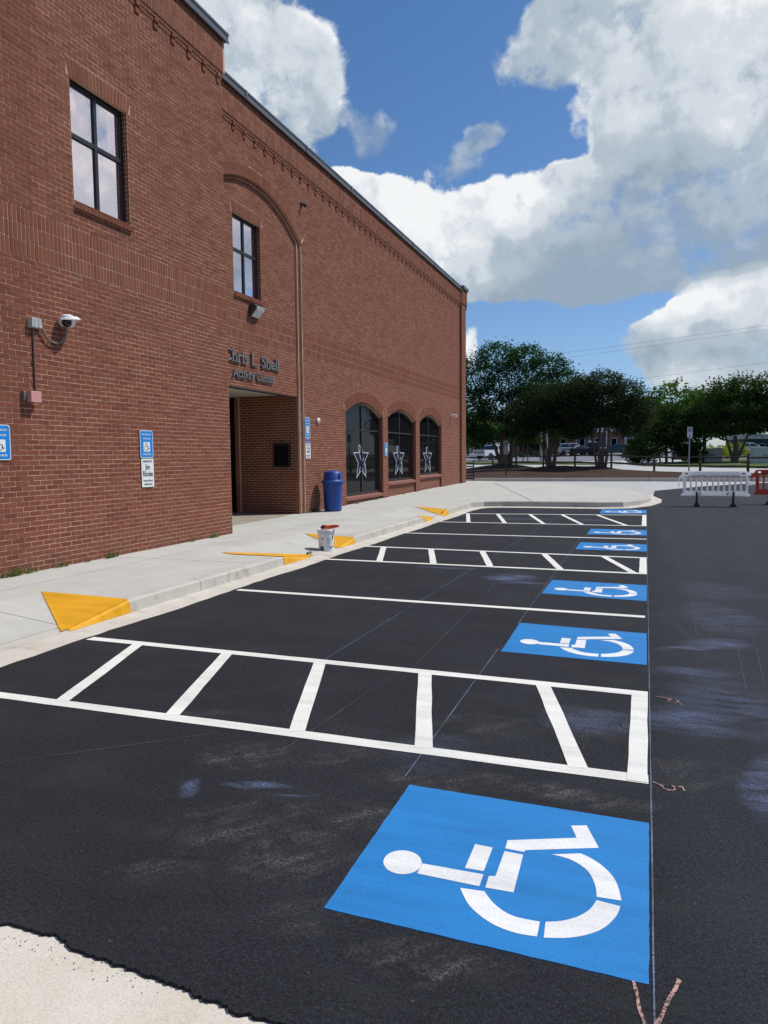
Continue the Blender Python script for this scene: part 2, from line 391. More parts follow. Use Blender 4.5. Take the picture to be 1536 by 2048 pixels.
def asphalt_material():
    m, t, b = mat('fresh_asphalt')
    pos = t.n('ShaderNodeNewGeometry').outputs['Position']
    x, y, z = t.xyz(pos)
    c = t.ramp(t.noise(pos, 1.0, 6, 0.62), [(0.3, (0.0135, 0.0142, 0.0176)), (0.5, (0.0168, 0.0178, 0.0220)), (0.75, (0.0230, 0.0242, 0.0295))])
    # traffic film on the driving lane beyond the stall ends
    lane = t.m('MULTIPLY', t.mr(x, 0.0, 0.5, 0, 1, True), t.mr(t.noise(t.v('MULTIPLY', pos, (2.2, 0.35, 1)), 1.0, 5, 0.6), 0.3, 0.75, 0.15, 0.75))
    c = t.mix(lane, c, (0.033, 0.035, 0.043))
    fine = t.m('MULTIPLY_ADD', t.noise(pos, 95, 3, 0.6), 0.5, t.m('MULTIPLY', t.noise(pos, 190, 3, 0.7), 0.5))
    c = t.mix(1.0, c, t.ramp(fine, [(0.33, (0.38, 0.38, 0.38)), (0.5, (1, 1, 1)), (0.66, (2.3, 2.27, 2.25))]), 'MULTIPLY')
    pit = t.noise(t.v('ADD', pos, (3, 9, 4)), 48, 4, 0.75)
    c = t.mix(1.0, c, t.ramp(pit, [(0.30, (0.45, 0.45, 0.46)), (0.47, (1, 1, 1)), (0.66, (1.45, 1.45, 1.45))]), 'MULTIPLY')
    film = t.noise(t.v('MULTIPLY', pos, (0.9, 1.7, 1)), 1.7, 7, 0.66)
    c = t.mix(t.mr(film, 0.50, 0.72, 0, 0.40), c, (0.040, 0.041, 0.045))
    # pale grit caught in the surface
    v = t.n('ShaderNodeTexVoronoi', feature='F1'); t.put(v.inputs['Vector'], t.v('MULTIPLY', pos, (1, 1, 0))); v.inputs['Scale'].default_value = 24
    grit = t.mr(t.m('ADD', v.outputs['Distance'], t.mr(t.xyz(v.outputs['Color'])[1], 0, 1, -0.02, 0.62)), 0.06, 0.10, 1, 0)
    c = t.mix(t.m('MULTIPLY', grit, 0.5), c, (0.24, 0.225, 0.20))
    grain = t.noise(pos, 70, 5, 0.72)
    warp = t.v('SCALE', t.v('SUBTRACT', t.noise(pos, 3.0, 3, 0.5, out=1), (0.5, 0.5, 0.5)), scale=0.16)
    wpos = t.v('ADD', pos, warp)
    wxx, wyy, _ = t.xyz(wpos)
    for kind, col in ((0, (0.20, 0.20, 0.19)), (1, (0.135, 0.175, 0.30))):
        acc = None
        for (cx, cy, L, wd, ang, st, k) in SMEARS:
            if k != kind: continue
            ux, uy = cos(ang), sin(ang)
            ax = t.m('SUBTRACT', wxx, cx); ay = t.m('SUBTRACT', wyy, cy)
            p = t.m('MULTIPLY_ADD', ax, ux / L, t.m('MULTIPLY', ay, uy / L))
            q = t.m('MULTIPLY_ADD', ax, -uy / wd, t.m('MULTIPLY', ay, ux / wd))
            r = t.m('SUBTRACT', 1.0, t.m('MULTIPLY_ADD', p, p, t.m('MULTIPLY', q, q)), clamp=True)
            r = t.m('MULTIPLY', r, st)
            acc = r if acc is None else t.m('MAXIMUM', acc, r)
        # brush strokes: bands with a direction of their own
        if kind == 0:
            s1 = t.noise(t.comb(t.m('MULTIPLY_ADD', wxx, 1.0, t.m('MULTIPLY', wyy, 0.9)), t.m('MULTIPLY_ADD', wxx, -8.0, t.m('MULTIPLY', wyy, 8.0)), 0), 1.0, 5, 0.62)
            blot = t.noise(wpos, 7.0, 5, 0.7)
            br = t.m('MULTIPLY', t.m('MULTIPLY', t.mr(s1, 0.42, 0.68, 0.12, 1), t.mr(blot, 0.40, 0.62)), t.mr(grain, 0.42, 0.60))
            k = t.m('MULTIPLY', acc, br)
            k = t.m('MULTIPLY', k, 1.25, clamp=True)
        else:
            s1 = t.noise(t.v('MULTIPLY', wpos, (2.5, 9, 1)), 1.0, 5, 0.6)
            br = t.m('MULTIPLY', t.mr(s1, 0.34, 0.68), t.mr(grain, 0.36, 0.62))
            k = t.m('MULTIPLY', t.m('MULTIPLY', acc, br), 1.25, clamp=True)
        c = t.mix(k, c, col)
    t.put(b.inputs['Base Color'], c)
    P(b, rough=0.85, spec=0.22)
    hb = t.m('MULTIPLY_ADD', t.noise(pos, 105, 4, 0.72), 1.0, t.m('MULTIPLY', t.noise(pos, 260, 3), 0.6))
    bump(t, b, hb, 0.8, 0.010)
    return m
M_ASPHALT = asphalt_material()
def paint(name, col, dark=(0.03, 0.03, 0.034), wear=0.55, dirt=(0.4, 0.38, 0.33), rough=0.7):
    m, t, b = mat(name)
    pos = t.n('ShaderNodeNewGeometry').outputs['Position']
    c = t.mix(t.mr(t.noise(pos, 2.3, 5, 0.6), 0.3, 0.7), tuple(x * 0.93 for x in col), col)
    f = t.noise(pos, 120, 5, 0.74)
    c = t.mix(1.0, c, t.ramp(f, [(0.3, (0.82,) * 3), (0.55, (1, 1, 1))]), 'MULTIPLY')
    lap = t.noise(t.v('MULTIPLY', pos, (1.2, 9, 1)), 1.0, 4, 0.6)
    c = t.mix(1.0, c, t.ramp(lap, [(0.3, (0.84,) * 3), (0.6, (1.04,) * 3)]), 'MULTIPLY')
    pore = t.m('ADD', t.noise(pos, 85, 4, 0.75), t.m('MULTIPLY', t.noise(pos, 4.0, 4, 0.6), 0.32))
    c = t.mix(t.mr(pore, wear + 0.31, wear + 0.38, 0, 0.85), c, dark)
    st = t.noise(t.v('MULTIPLY', pos, (7, 2, 1)), 1.2, 5, 0.65)
    c = t.mix(t.mr(st, 0.6, 0.8, 0, 0.3), c, dirt)
    t.put(b.inputs['Base Color'], c); P(b, rough=rough, spec=0.35)
    bump(t, b, t.noise(pos, 95, 4, 0.7), 0.4, 0.006)
    return m
M_WHITEP = paint('white_road_paint', (0.78, 0.77, 0.71), wear=0.52)
M_SYMW = paint('white_stencil_paint', (0.78, 0.78, 0.77), wear=0.56)
M_BLUEP = paint('blue_road_paint', (0.014, 0.200, 0.52), wear=0.53, dirt=(0.05, 0.2, 0.5))
M_YELLOW = paint('yellow_kerb_paint', (0.74, 0.36, 0.008), dark=(0.5, 0.45, 0.35), wear=0.47, dirt=(0.6, 0.36, 0.05))
def chalk(name, col, lo=0.34, hi=0.52):
    m, t, b = mat(name)
    pos = t.n('ShaderNodeNewGeometry').outputs['Position']
    f = t.m('MULTIPLY', t.mr(t.noise(pos, 90, 4, 0.7), lo, hi, 0.05, 1), t.mr(t.noise(pos, 2.0, 4, 0.6), 0.30, 0.60, 0.25, 1))
    t.put(b.inputs['Base Color'], t.mix(f, (0.024, 0.025, 0.029), col)); P(b, rough=0.95, spec=0.2)
    return m
M_CHALKB = chalk('blue_chalk', (0.17, 0.22, 0.33))
M_CHALKP = chalk('pink_chalk', (0.72, 0.42, 0.36), 0.43, 0.56)
M_CHALKW = chalk('white_chalk', (0.10, 0.10, 0.11))
M_DKMETAL = simple('dark_bronze_frame', (0.022, 0.022, 0.024), 0.4, 0.3)
M_COPING = simple('grey_coping_metal', (0.115, 0.118, 0.128), 0.45, 0.4, 0.1, 1.5)
M_SOFFIT = simple('painted_soffit', (0.52, 0.49, 0.43), 0.8)
M_BLACK = simple('black_rubber', (0.012, 0.012, 0.013), 0.6)
M_WHITE = simple('white_plastic', (0.74, 0.74, 0.74), 0.42, var=0.05)
def translucent(name, col, k):
    m, t, b = mat(name)
    t.t.nodes.remove(b)
    df = t.n('ShaderNodeBsdfDiffuse'); t.put(df.inputs[0], col)
    tr = t.n('ShaderNodeBsdfTranslucent'); t.put(tr.inputs[0], col)
    mx = t.n('ShaderNodeMixShader'); mx.inputs[0].default_value = k
    t.t.links.new(df.outputs[0], mx.inputs[1]); t.t.links.new(tr.outputs[0], mx.inputs[2])
    t.t.links.new(mx.outputs[0], m.node_tree.nodes['Material Output'].inputs[0])
    return m
M_WHITEB = translucent('barrier_white', (0.95, 0.95, 0.95), 0.55)
M_REDB = simple('barrier_red_plastic', (0.55, 0.035, 0.012), 0.45, var=0.1, scale=3)
M_GREYM = simple('galvanised_metal', (0.42, 0.43, 0.42), 0.5, 0.6)
M_GREYP = simple('grey_box_paint', (0.40, 0.41, 0.39), 0.6, var=0.1)
M_PINK = simple('faded_red_box', (0.52, 0.245, 0.235), 0.7, var=0.12, scale=20)
M_BROWNP = simple('brown_conduit', (0.15, 0.075, 0.058), 0.6)
M_SIGNB = simple('blue_sign_sheet', (0.008, 0.215, 0.62), 0.4, var=0.05)
M_SIGNN = simple('navy_sign_sheet', (0.012, 0.045, 0.24), 0.4, var=0.05)
M_SIGNW = simple('white_sign_sheet', (0.72, 0.73, 0.72), 0.4, var=0.05)
M_INK = simple('sign_ink', (0.02, 0.035, 0.07), 0.5)
M_BIN = simple('blue_bin_plastic', (0.005, 0.052, 0.26), 0.45, var=0.12, scale=5)
M_ORANGE = simple('orange_plastic', (0.72, 0.105, 0.03), 0.4)
M_LETTER = simple('brushed_letter_metal', (0.27, 0.25, 0.24), 0.42, 0.75, 0.1)
M_WOOD = simple('weathered_fence_wood', (0.105, 0.082, 0.062), 0.85, var=0.3, scale=8, bmp=0.3)
M_BARK = simple('grey_bark', (0.125, 0.095, 0.072), 0.9, var=0.3, scale=9, bmp=0.4)
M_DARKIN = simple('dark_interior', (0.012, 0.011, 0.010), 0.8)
def glass(name, refl, tint, base, rough=0.015):
    m, t, b = mat(name)
    t.t.nodes.remove(b)
    df = t.n('ShaderNodeBsdfDiffuse'); t.put(df.inputs[0], base)
    gl = t.n('ShaderNodeBsdfGlossy'); t.put(gl.inputs[0], tint); gl.inputs['Roughness'].default_value = rough
    fr = t.n('ShaderNodeFresnel'); fr.inputs['IOR'].default_value = 1.45
    nz = t.n('ShaderNodeBump'); t.put(nz.inputs['Height'], t.noise(t.n('ShaderNodeNewGeometry').outputs['Position'], 1.6, 2)); nz.inputs['Strength'].default_value = 0.06; nz.inputs['Distance'].default_value = 0.02
    t.t.links.new(nz.outputs[0], gl.inputs['Normal'])
    mx = t.n('ShaderNodeMixShader')
    t.put(mx.inputs[0], t.m('MULTIPLY_ADD', fr.outputs[0], 0.45, refl, clamp=True))
    t.t.links.new(df.outputs[0], mx.inputs[1]); t.t.links.new(gl.outputs[0], mx.inputs[2])
    t.t.links.new(mx.outputs[0], m.node_tree.nodes['Material Output'].inputs[0])
    return m
M_MIRROR = glass('reflective_window_glass', 0.74, (0.96, 0.87, 0.91), (0.02, 0.02, 0.025))
M_GLASS = glass('dark_window_glass', 0.0, (0.9, 0.92, 0.95), (0.008, 0.008, 0.009))
def leaf(name, a, bcol, trans=0.35):
    m, t, b = mat(name)
    g = t.n('ShaderNodeNewGeometry')
    c = t.mix(g.outputs['Random Per Island'], a, bcol)
    n = t.noise(g.outputs['Position'], 0.9, 3)
    c = t.mix(t.mr(n, 0.35, 0.7, 0, 0.5), c, tuple(x * 1.25 for x in bcol))
    t.t.nodes.remove(b)
    df = t.n('ShaderNodeBsdfDiffuse'); t.put(df.inputs[0], c)
    tr = t.n('ShaderNodeBsdfTranslucent'); t.put(tr.inputs[0], t.mix(1.0, c, (1.1, 1.3, 0.5), 'MULTIPLY'))
    mx = t.n('ShaderNodeMixShader'); mx.inputs[0].default_value = trans
    t.t.links.new(df.outputs[0], mx.inputs[1]); t.t.links.new(tr.outputs[0], mx.inputs[2])
    t.t.links.new(mx.outputs[0], m.node_tree.nodes['Material Output'].inputs[0])
    return m
M_LEAF = leaf('green_leaf', (0.018, 0.046, 0.020), (0.044, 0.092, 0.036), 0.28)
M_LEAFD = leaf('dark_leaf', (0.018, 0.036, 0.017), (0.047, 0.060, 0.031), 0.25)
M_LEAFO = leaf('olive_leaf', (0.022, 0.045, 0.015), (0.056, 0.090, 0.028), 0.28)
M_LEAFY = leaf('yellow_leaf', (0.16, 0.19, 0.02), (0.30, 0.30, 0.04), 0.4)
M_LEAFL = leaf('light_leaf', (0.06, 0.10, 0.03), (0.10, 0.15, 0.05), 0.4)
M_WEED = leaf('weed_leaf', (0.09, 0.13, 0.035), (0.24, 0.23, 0.10), 0.35)
def ground_mat(name, stops, scale, fine):
    m, t, b = mat(name)
    pos = t.n('ShaderNodeNewGeometry').outputs['Position']
    c = t.ramp(t.noise(pos, scale, 7, 0.65), stops)
    c = t.mix(1.0, c, t.ramp(t.noise(pos, fine, 4, 0.7), [(0.3, (0.6,) * 3), (0.5, (1,) * 3), (0.75, (1.4,) * 3)]), 'MULTIPLY')
    t.put(b.inputs['Base Color'], c); P(b, rough=0.95, spec=0.15)
    bump(t, b, t.noise(pos, fine, 4, 0.7), 0.6, 0.03)
    return m
M_GRASS = ground_mat('short_grass', [(0.3, (0.05, 0.075, 0.022)), (0.55, (0.085, 0.115, 0.035)), (0.75, (0.15, 0.15, 0.06))], 0.6, 12)
M_MULCH = ground_mat('pine_mulch', [(0.3, (0.034, 0.020, 0.014)), (0.55, (0.055, 0.032, 0.022)), (0.75, (0.085, 0.055, 0.038))], 0.9, 14)

# ------------------------------------------------------------------ the ground
YB = [-500, 20, 37, 48, 62, 75, 95, 108, 150, 420, 1500]
ZB = [0, 0, .29, .45, .5, .62, 1.2, 1.65, 2.2, 2.6, 2.6]
def T(y):
    for i in range(len(YB) - 1):
        if y <= YB[i + 1]:
            return ZB[i] + (ZB[i + 1] - ZB[i]) * (y - YB[i]) / (YB[i + 1] - YB[i])
    return ZB[-1]
def S(y):           # top of the sidewalk
    return 0.155 + max(0.0, y - 16) * 0.0093
def sheet(name, poly, off, m, kind='structure', parent=None, zf=T, drop=0.0, cuts=None):
    """a polygon (X, Y) laid on the terrain, cut where the terrain bends"""
    bm = bmesh.new()
    vs = [bm.verts.new((p[0], p[1], 0)) for p in poly]
    es = [bm.edges.new((vs[i], vs[(i + 1) % len(vs)])) for i in range(len(vs))]
    bmesh.ops.triangle_fill(bm, edges=es, use_beauty=True)
    for yc in (cuts or YB[1:-1]):
        bmesh.ops.bisect_plane(bm, geom=bm.verts[:] + bm.edges[:] + bm.faces[:], plane_co=(0, yc, 0), plane_no=(0, 1, 0))
    for v in bm.verts: v.co.z = zf(v.co.y) + off
    bmesh.ops.recalc_face_normals(bm, faces=bm.faces)
    for f in bm.faces:
        if f.normal.z < 0: f.normal_flip()
    if drop:
        be = [e for e in bm.edges if len(e.link_faces) == 1]
        r = bmesh.ops.extrude_edge_only(bm, edges=be)
        for v in [g for g in r['geom'] if isinstance(g, bmesh.types.BMVert)]: v.co.z -= drop
        bmesh.ops.recalc_face_normals(bm, faces=bm.faces)
    me = bpy.data.meshes.new(name); bm.to_mesh(me); bm.free()
    me.materials.append(m)
    o = put(bpy.data.objects.new(name, me), parent)
    if kind: o['kind'] = kind
    return o
terrain = sheet('terrain', [(-700, -300), (700, -300), (700, 1200), (-700, 1200)], -0.08, M_GRASS)

# kerb line: along the wall, then round the bulb at the far end
BULB = [(-5.13, 21.2), (-5.05, 21.75), (-4.75, 22.2), (-4.2, 22.42), (-2.75, 22.5), (-1.3, 22.52), (-0.62, 22.75), (-0.12, 23.6), (0.17, 24.8), (0.2, 26.2), (-0.05, 27.8), (-0.75, 30.2), (-1.85, 32.3), (-3.1, 33.7), (-4.5, 34.9), (-6.0, 35.8), (-8.0, 36.5), (-11, 36.9), (-16, 37.0)]
def offset(path, d):
    out = []
    for i, p in enumerate(path):
        a = Vector(path[max(i - 1, 0)]); b = Vector(path[min(i + 1, len(path) - 1)])
        t = (b - a).normalized()
        out.append((p[0] + t.y * d, p[1] - t.x * d))
    return out
BULB_OUT = offset(BULB, 0.34)
RAMPS = [(2.4, 6.2, 0.94), (9.55, 12.7, 0.95), (16.7, 19.5, 0.9)]    # dropped kerbs: from, to, flare length
XK, XIN = -5.15, -6.40
def drop(x, y):
    d = 0
    for a, b, f in RAMPS:
        ty = min((y - a) / f, (b - y) / f, 1)
        tx = min((x - XIN) / (XK - XIN), 1)
        d = max(d, min(ty, tx))
    return max(d, 0) * 0.135
def walk_z(x, y): return S(y) - drop(x, y)
rw = random.Random(3)
# old pavement slabs under everything near by
sheet('old_pavement', [(-5.4, -9), (26, -9), (26, 2.1), (-5.4, 2.1)], -0.013, M_OLD)
sheet('back_drive', [(-30, 21.0), (45, 21.0), (45, 38.2), (-30, 38.2)], -0.022, M_ROAD)
lot_edge = []
y = 1.60
for i in range(86):                                                  # ragged near edge of the overlay, from right to left
    x = 14 - i * 0.22
    if x < -4.7: break
    base = 1.79 if x < -1.1 else 1.79 - min(0.16, (x + 1.1) * 0.16)
    if x < -1.2: base += min(0.05, (-1.2 - x) * 0.05)
    lot_edge.append((x + rw.uniform(-.03, .03), base + rw.uniform(-.012, .012)))
dense = []
drift = 0
for a, b in zip(lot_edge, lot_edge[1:]):
    n = 16 if -3.2 < a[0] < 0.4 else 1
    for k in range(n):
        q = k / n
        x = a[0] + (b[0] - a[0]) * q
        if n > 1: drift = drift * .9 + rw.uniform(-.009, .009)
        j = .005 if n > 1 else 0
        dense.append((x + rw.uniform(-j, j), a[1] + (b[1] - a[1]) * q + drift + rw.uniform(-j, j)))
lot_edge = dense + [lot_edge[-1]]
left = []
yy = 2.0
while yy < 20.9:
    left.append((-4.83 + 0.018 * sin(yy * 2.1) + rw.uniform(-.012, .012), yy)); yy += 0.16
lot_poly = lot_edge + left + [(p[0] + rw.uniform(-.02, .02), p[1] + rw.uniform(-.02, .02)) for p in BULB_OUT[1:11]] + [(0.36, 30.6), (2.2, 33.6), (4.8, 36.6), (9, 37.4), (26, 37.6), (26, 1.5)]
lot = sheet('asphalt_lot', lot_poly, 0.0, M_ASPHALT, drop=0.02)
mb = MB()
for k in range(260):
    x = rw.uniform(-3.2, .2); y0 = 1.765 if x < -1.1 else 1.765 - (x + 1.1) * .12
    y = y0 - abs(rw.gauss(0, .035)) + .03; r = rw.uniform(.001, .0035) * (2.0 if rw.random() < .05 else 1)
    zz = -.0125 + r * .3
    ps = [(x + r * cos(a) * rw.uniform(.6, 1.2), y + r * sin(a) * rw.uniform(.6, 1.2), zz) for a in (0, 1.6, 3.1, 4.7)] + [(x, y, zz + r)]
    mb.add(ps, [(0, 1, 4), (1, 2, 4), (2, 3, 4), (3, 0, 4)])
mb.build('asphalt_crumbs', M_ASPHALT)['kind'] = 'stuff'
# gutter pan
def strip(name, A, B, za, zb, m, parent=None):
    mb = MB()
    for i in range(len(A) - 1):
        mb.quad((*A[i], za(A[i])), (*A[i + 1], za(A[i + 1])), (*B[i + 1], zb(B[i + 1])), (*B[i], zb(B[i])))
    return mb.build(name, m, parent)
STR = [(XK + 0.02, 1.0 + k * 0.2) for k in range(101)]
kpath = STR + BULB[1:]
gpath = [(-4.6, p[1]) for p in STR] + offset(BULB, 0.55)[1:]
gutter = strip('gutter', kpath, gpath, lambda p: T(p[1]) + 0.018, lambda p: T(p[1]) - 0.03, M_PAN)
gutter['kind'] = 'structure'
# kerb: lengths with joints
kerb = empty('kerb', (0, 0, 0), kind='structure')
def kerb_piece(path):
    n = len(path)
    inner = offset(path, -0.16)
    mb = MB()
    rows = []
    for p, q in zip(path, inner):
        zt = walk_z(min(p[0], XK), p[1]) if p[1] < 21.3 else S(p[1])
        z0 = T(p[1]) + 0.0
        nx, ny = (q[0] - p[0]) / 0.16, (q[1] - p[1]) / 0.16
        rows.append([(p[0], p[1], z0 - 0.05), (p[0], p[1], z0 + 0.018), (p[0] + nx * .012, p[1] + ny * .012, max(zt - 0.022, z0 + 0.019)), (p[0] + nx * .035, p[1] + ny * .035, max(zt - 0.001, z0 + 0.02)), (q[0], q[1], (walk_z(q[0], q[1]) if p[1] < 21.3 else zt) + 0.001), (q[0], q[1], zt - 0.14)])
    for a, b in zip(rows, rows[1:]):
        for k in range(5): mb.quad(a[k], b[k], b[k + 1], a[k + 1])
    for R in (rows[0], rows[-1]): mb.add(R, [tuple(range(6))])
    return mb.build('kerb_length', M_KERB, kerb, smooth=False)
cuts = [1.0, 4.2, 7.45, 10.3, 13.4, 16.4, 19.6, 21.2]
for a, b in zip(cuts, cuts[1:]):
    n = max(2, int((b - a) / 0.15))
    kerb_piece([(XK + 0.02, a + 0.005 + (b - a - 0.01) * k / n) for k in range(n + 1)])
def subdivide(path, n):
    out = []
    for a, b in zip(path, path[1:]):
        for k in range(n): out.append((a[0] + (b[0] - a[0]) * k / n, a[1] + (b[1] - a[1]) * k / n))
    return out + [path[-1]]
kerb_piece(BULB[0:5]); kerb_piece([(BULB[4][0] + .008, BULB[4][1])] + BULB[5:7]); kerb_piece([(BULB[6][0] + .006, BULB[6][1] + .006)] + BULB[7:11]); kerb_piece([(BULB[10][0], BULB[10][1] + .01)] + BULB[11:15]); kerb_piece([(BULB[14][0], BULB[14][1] + .01)] + BULB[15:])
# sidewalk: slabs with open joints over a dark bed
walk = sheet('sidewalk', [(-8.7, -4), (-5.32, -4), (-5.32, 21), (-8.7, 21)], -0.03, M_KERB, zf=lambda y: 0.0)
YC = [-4.0, 2.0, 5.38, 8.86, 12.3, 15.7, 18.9, 21.2]
for i, (a, b) in enumerate(zip(YC, YC[1:])):
    mb = MB()
    nx, ny = 40, max(8, int((b - a) / 0.07))
    x0, x1 = -8.7, -5.297
    a2, b2 = a + 0.005, b - 0.005
    g = []
    for j in range(ny + 1):
        yy = a2 + (b2 - a2) * j / ny
        g.append([(x0 + (x1 - x0) * k / nx, yy, walk_z(x0 + (x1 - x0) * k / nx, yy)) for k in range(nx + 1)])
    vs = [p for r in g for p in r]
    fs = [(j * (nx + 1) + k, j * (nx + 1) + k + 1, (j + 1) * (nx + 1) + k + 1, (j + 1) * (nx + 1) + k) for j in range(ny) for k in range(nx)]
    mb.add(vs, fs)
    for row in (g[0], g[-1]):
        for p, q in zip(row, row[1:]): mb.quad(p, q, (q[0], q[1], q[2] - .1), (p[0], p[1], p[2] - .1))
    mb.build('paving_slab', M_WALK, walk)
inner = offset(BULB, -0.165)
tip = [p for p in inner]
slab_a = [(-8.7, 21.205), (-5.297, 21.205)] + tip[1:5] + [(-8.7, 26.0)]
sheet('paving_slab', slab_a, 0, M_WALK, None, walk, zf=S, drop=0.1, cuts=[16])
slab_b = [(-8.7, 26.012), (tip[4][0] + 0.011, tip[4][1] + 0.004)] + tip[5:13] + [(-8.7, 33.0)]
sheet('paving_slab', slab_b, 0, M_WALK, None, walk, zf=S, drop=0.1, cuts=[16])
slab_c = [(-8.7, 33.012), (tip[12][0] - 0.01, tip[12][1] + 0.012)] + tip[13:] + [(-16, 34.9), (-8.7, 34.9)]
sheet('paving_slab', slab_c, 0, M_WALK, None, walk, zf=S, drop=0.1, cuts=[16])
def groove(a, b, n=10, w=.012):
    mb = MB(); a, b = Vector(a), Vector(b); d = (b - a).normalized(); nn = Vector((-d.y, d.x)) * w / 2
    for k in range(n):
        p, q = a + (b - a) * (k / n), a + (b - a) * ((k + 1) / n)
        mb.quad((p.x + nn.x, p.y + nn.y, walk_z(p.x, p.y) + .004), (p.x - nn.x, p.y - nn.y, walk_z(p.x, p.y) + .004), (q.x - nn.x, q.y - nn.y, walk_z(q.x, q.y) + .004), (q.x + nn.x, q.y + nn.y, walk_z(q.x, q.y) + .004))
    mb.build('dirt_joint', simple('joint_dirt', (.12, .105, .08), .95, var=.3, scale=30), walk)
groove((-6.9, 34.5), (-3.35, 22.75), w=.03); groove((-6.9, 1.2), (-6.93, 21.0), 60, .006)
# yellow painted flares beside the dropped kerbs
def flare(pts, n=14):
    mb = MB()
    a, b, c = [Vector(p) for p in pts]
    vs, idx = [], {}
    for i in range(n + 1):
        for j in range(n + 1 - i):
            p = a + (b - a) * (i / n) + (c - a) * (j / n)
            idx[i, j] = len(vs); vs.append((p.x, p.y, walk_z(min(p.x, XK), p.y) + 0.009))
    fs = []
    for i in range(n):
        for j in range(n - i):
            fs.append((idx[i, j], idx[i + 1, j], idx[i, j + 1]))
            if i + j < n - 1: fs.append((idx[i + 1, j], idx[i + 1, j + 1], idx[i, j + 1]))
    mb.add(vs, fs)
    return mb.build('painted_flare', M_YELLOW, walk)
def face_paint(y_hi, y_lo, k=10):
    mb = MB()
    for i in range(k):
        a, b = y_hi + (y_lo - y_hi) * i / k, y_hi + (y_lo - y_hi) * (i + 1) / k
        def f(yy):
            zt = walk_z(XK, yy); z0 = T(yy)
            return [(XK + .026, yy, z0 + .020), (XK + .014, yy, max(zt - .018, z0 + .023)), (XK - .012, yy, max(zt + .005, z0 + .026)), (XK - .15, yy, walk_z(XK - .15, yy) + .008)]
        A, B = f(a), f(b)
        for p, q, r, u in zip(A, A[1:], B[1:], B): mb.quad(p, q, r, u)
    mb.build('painted_flare', M_YELLOW, walk)
face_paint(6.15, 5.3); face_paint(9.62, 10.55); face_paint(12.45, 11.75); face_paint(17.0, 17.75); face_paint(19.3, 18.7)
flare([(-6.42, 6.22), (-5.17, 6.17), (-5.17, 5.22)])
flare([(-6.34, 9.78), (-5.17, 9.60), (-5.17, 10.75)])
flare([(-6.28, 12.66), (-5.17, 12.5), (-5.17, 11.7)])
flare([(-5.62, 17.95), (-5.19, 18.05), (-5.19, 17.15)], 8)
flare([(-6.30, 19.72), (-5.17, 19.3), (-5.3, 18.75)])

# ------------------------------------------------------------------ markings painted on the lot
def band(a, b, w, z=0.0025, name='stall_line', m=None, parent=lot, jag=0.003, step=0.25):
    a, b = Vector(a), Vector(b)
    d = b - a; L = d.length; d.normalize(); nrm = Vector((-d.y, d.x))
    n = max(1, int(L / step)); mb = MB()
    A, B = [], []
    for k in range(n + 1):
        p = a + d * (L * k / n)
        A.append(p + nrm * (w / 2 + rw.uniform(-jag, jag))); B.append(p - nrm * (w / 2 + rw.uniform(-jag, jag)))
    for k in range(n):
        mb.quad((A[k].x, A[k].y, T(A[k].y) + z), (A[k + 1].x, A[k + 1].y, T(A[k + 1].y) + z), (B[k + 1].x, B[k + 1].y, T(B[k + 1].y) + z), (B[k].x, B[k].y, T(B[k].y) + z))
    return mb.build(name, m or M_WHITEP, parent, fix=False)
XE = 0.04
LINES = [((-4.83, 3.70), (XE, 3.765)), ((-4.80, 5.19), (XE, 5.15)), ((-4.78, 7.725), (XE - .02, 7.645)), ((-4.83, 10.51), (XE, 10.44)), ((-4.83, 12.24), (XE, 12.05)), ((-4.85, 14.62), (XE, 14.73)), ((-4.83, 17.33), (XE, 17.45)), ((-4.83, 19.98), (XE, 20.46))]
def on(i, x):
    (ax, ay), (bx, by) = LINES[i]
    return ay + (by - ay) * (x - ax) / (bx - ax)
for a, b in LINES: band(a, b, 0.102)
AISLES = [(0, 1, [(-3.73, -4.228), (-2.839, -3.304), (-1.949, -2.44), (-1.155, -1.555), (-0.304, -0.668)]),
          (3, 4, [(-3.927, -4.465), (-3.038, -3.559), (-2.156, -2.626), (-1.127, -1.572), (-0.135, -0.617)]),
          (6, 7, [(-4.114, -4.74), (-3.21, -3.904), (-2.282, -3.02), (-1.384, -2.15), (-0.40, -1.22)])]
for lo, hi, hs in AISLES:
    for xb, xt in hs:
        band((xb, on(lo, xb) + 0.03), (xt, on(hi, xt) - 0.03), 0.10, 0.0035, 'hatch_stripe')
    band((XE - 0.052, on(lo, XE) - 0.04), (XE - 0.052, on(hi, XE) + 0.045), 0.10, 0.0045, 'hatch_stripe')
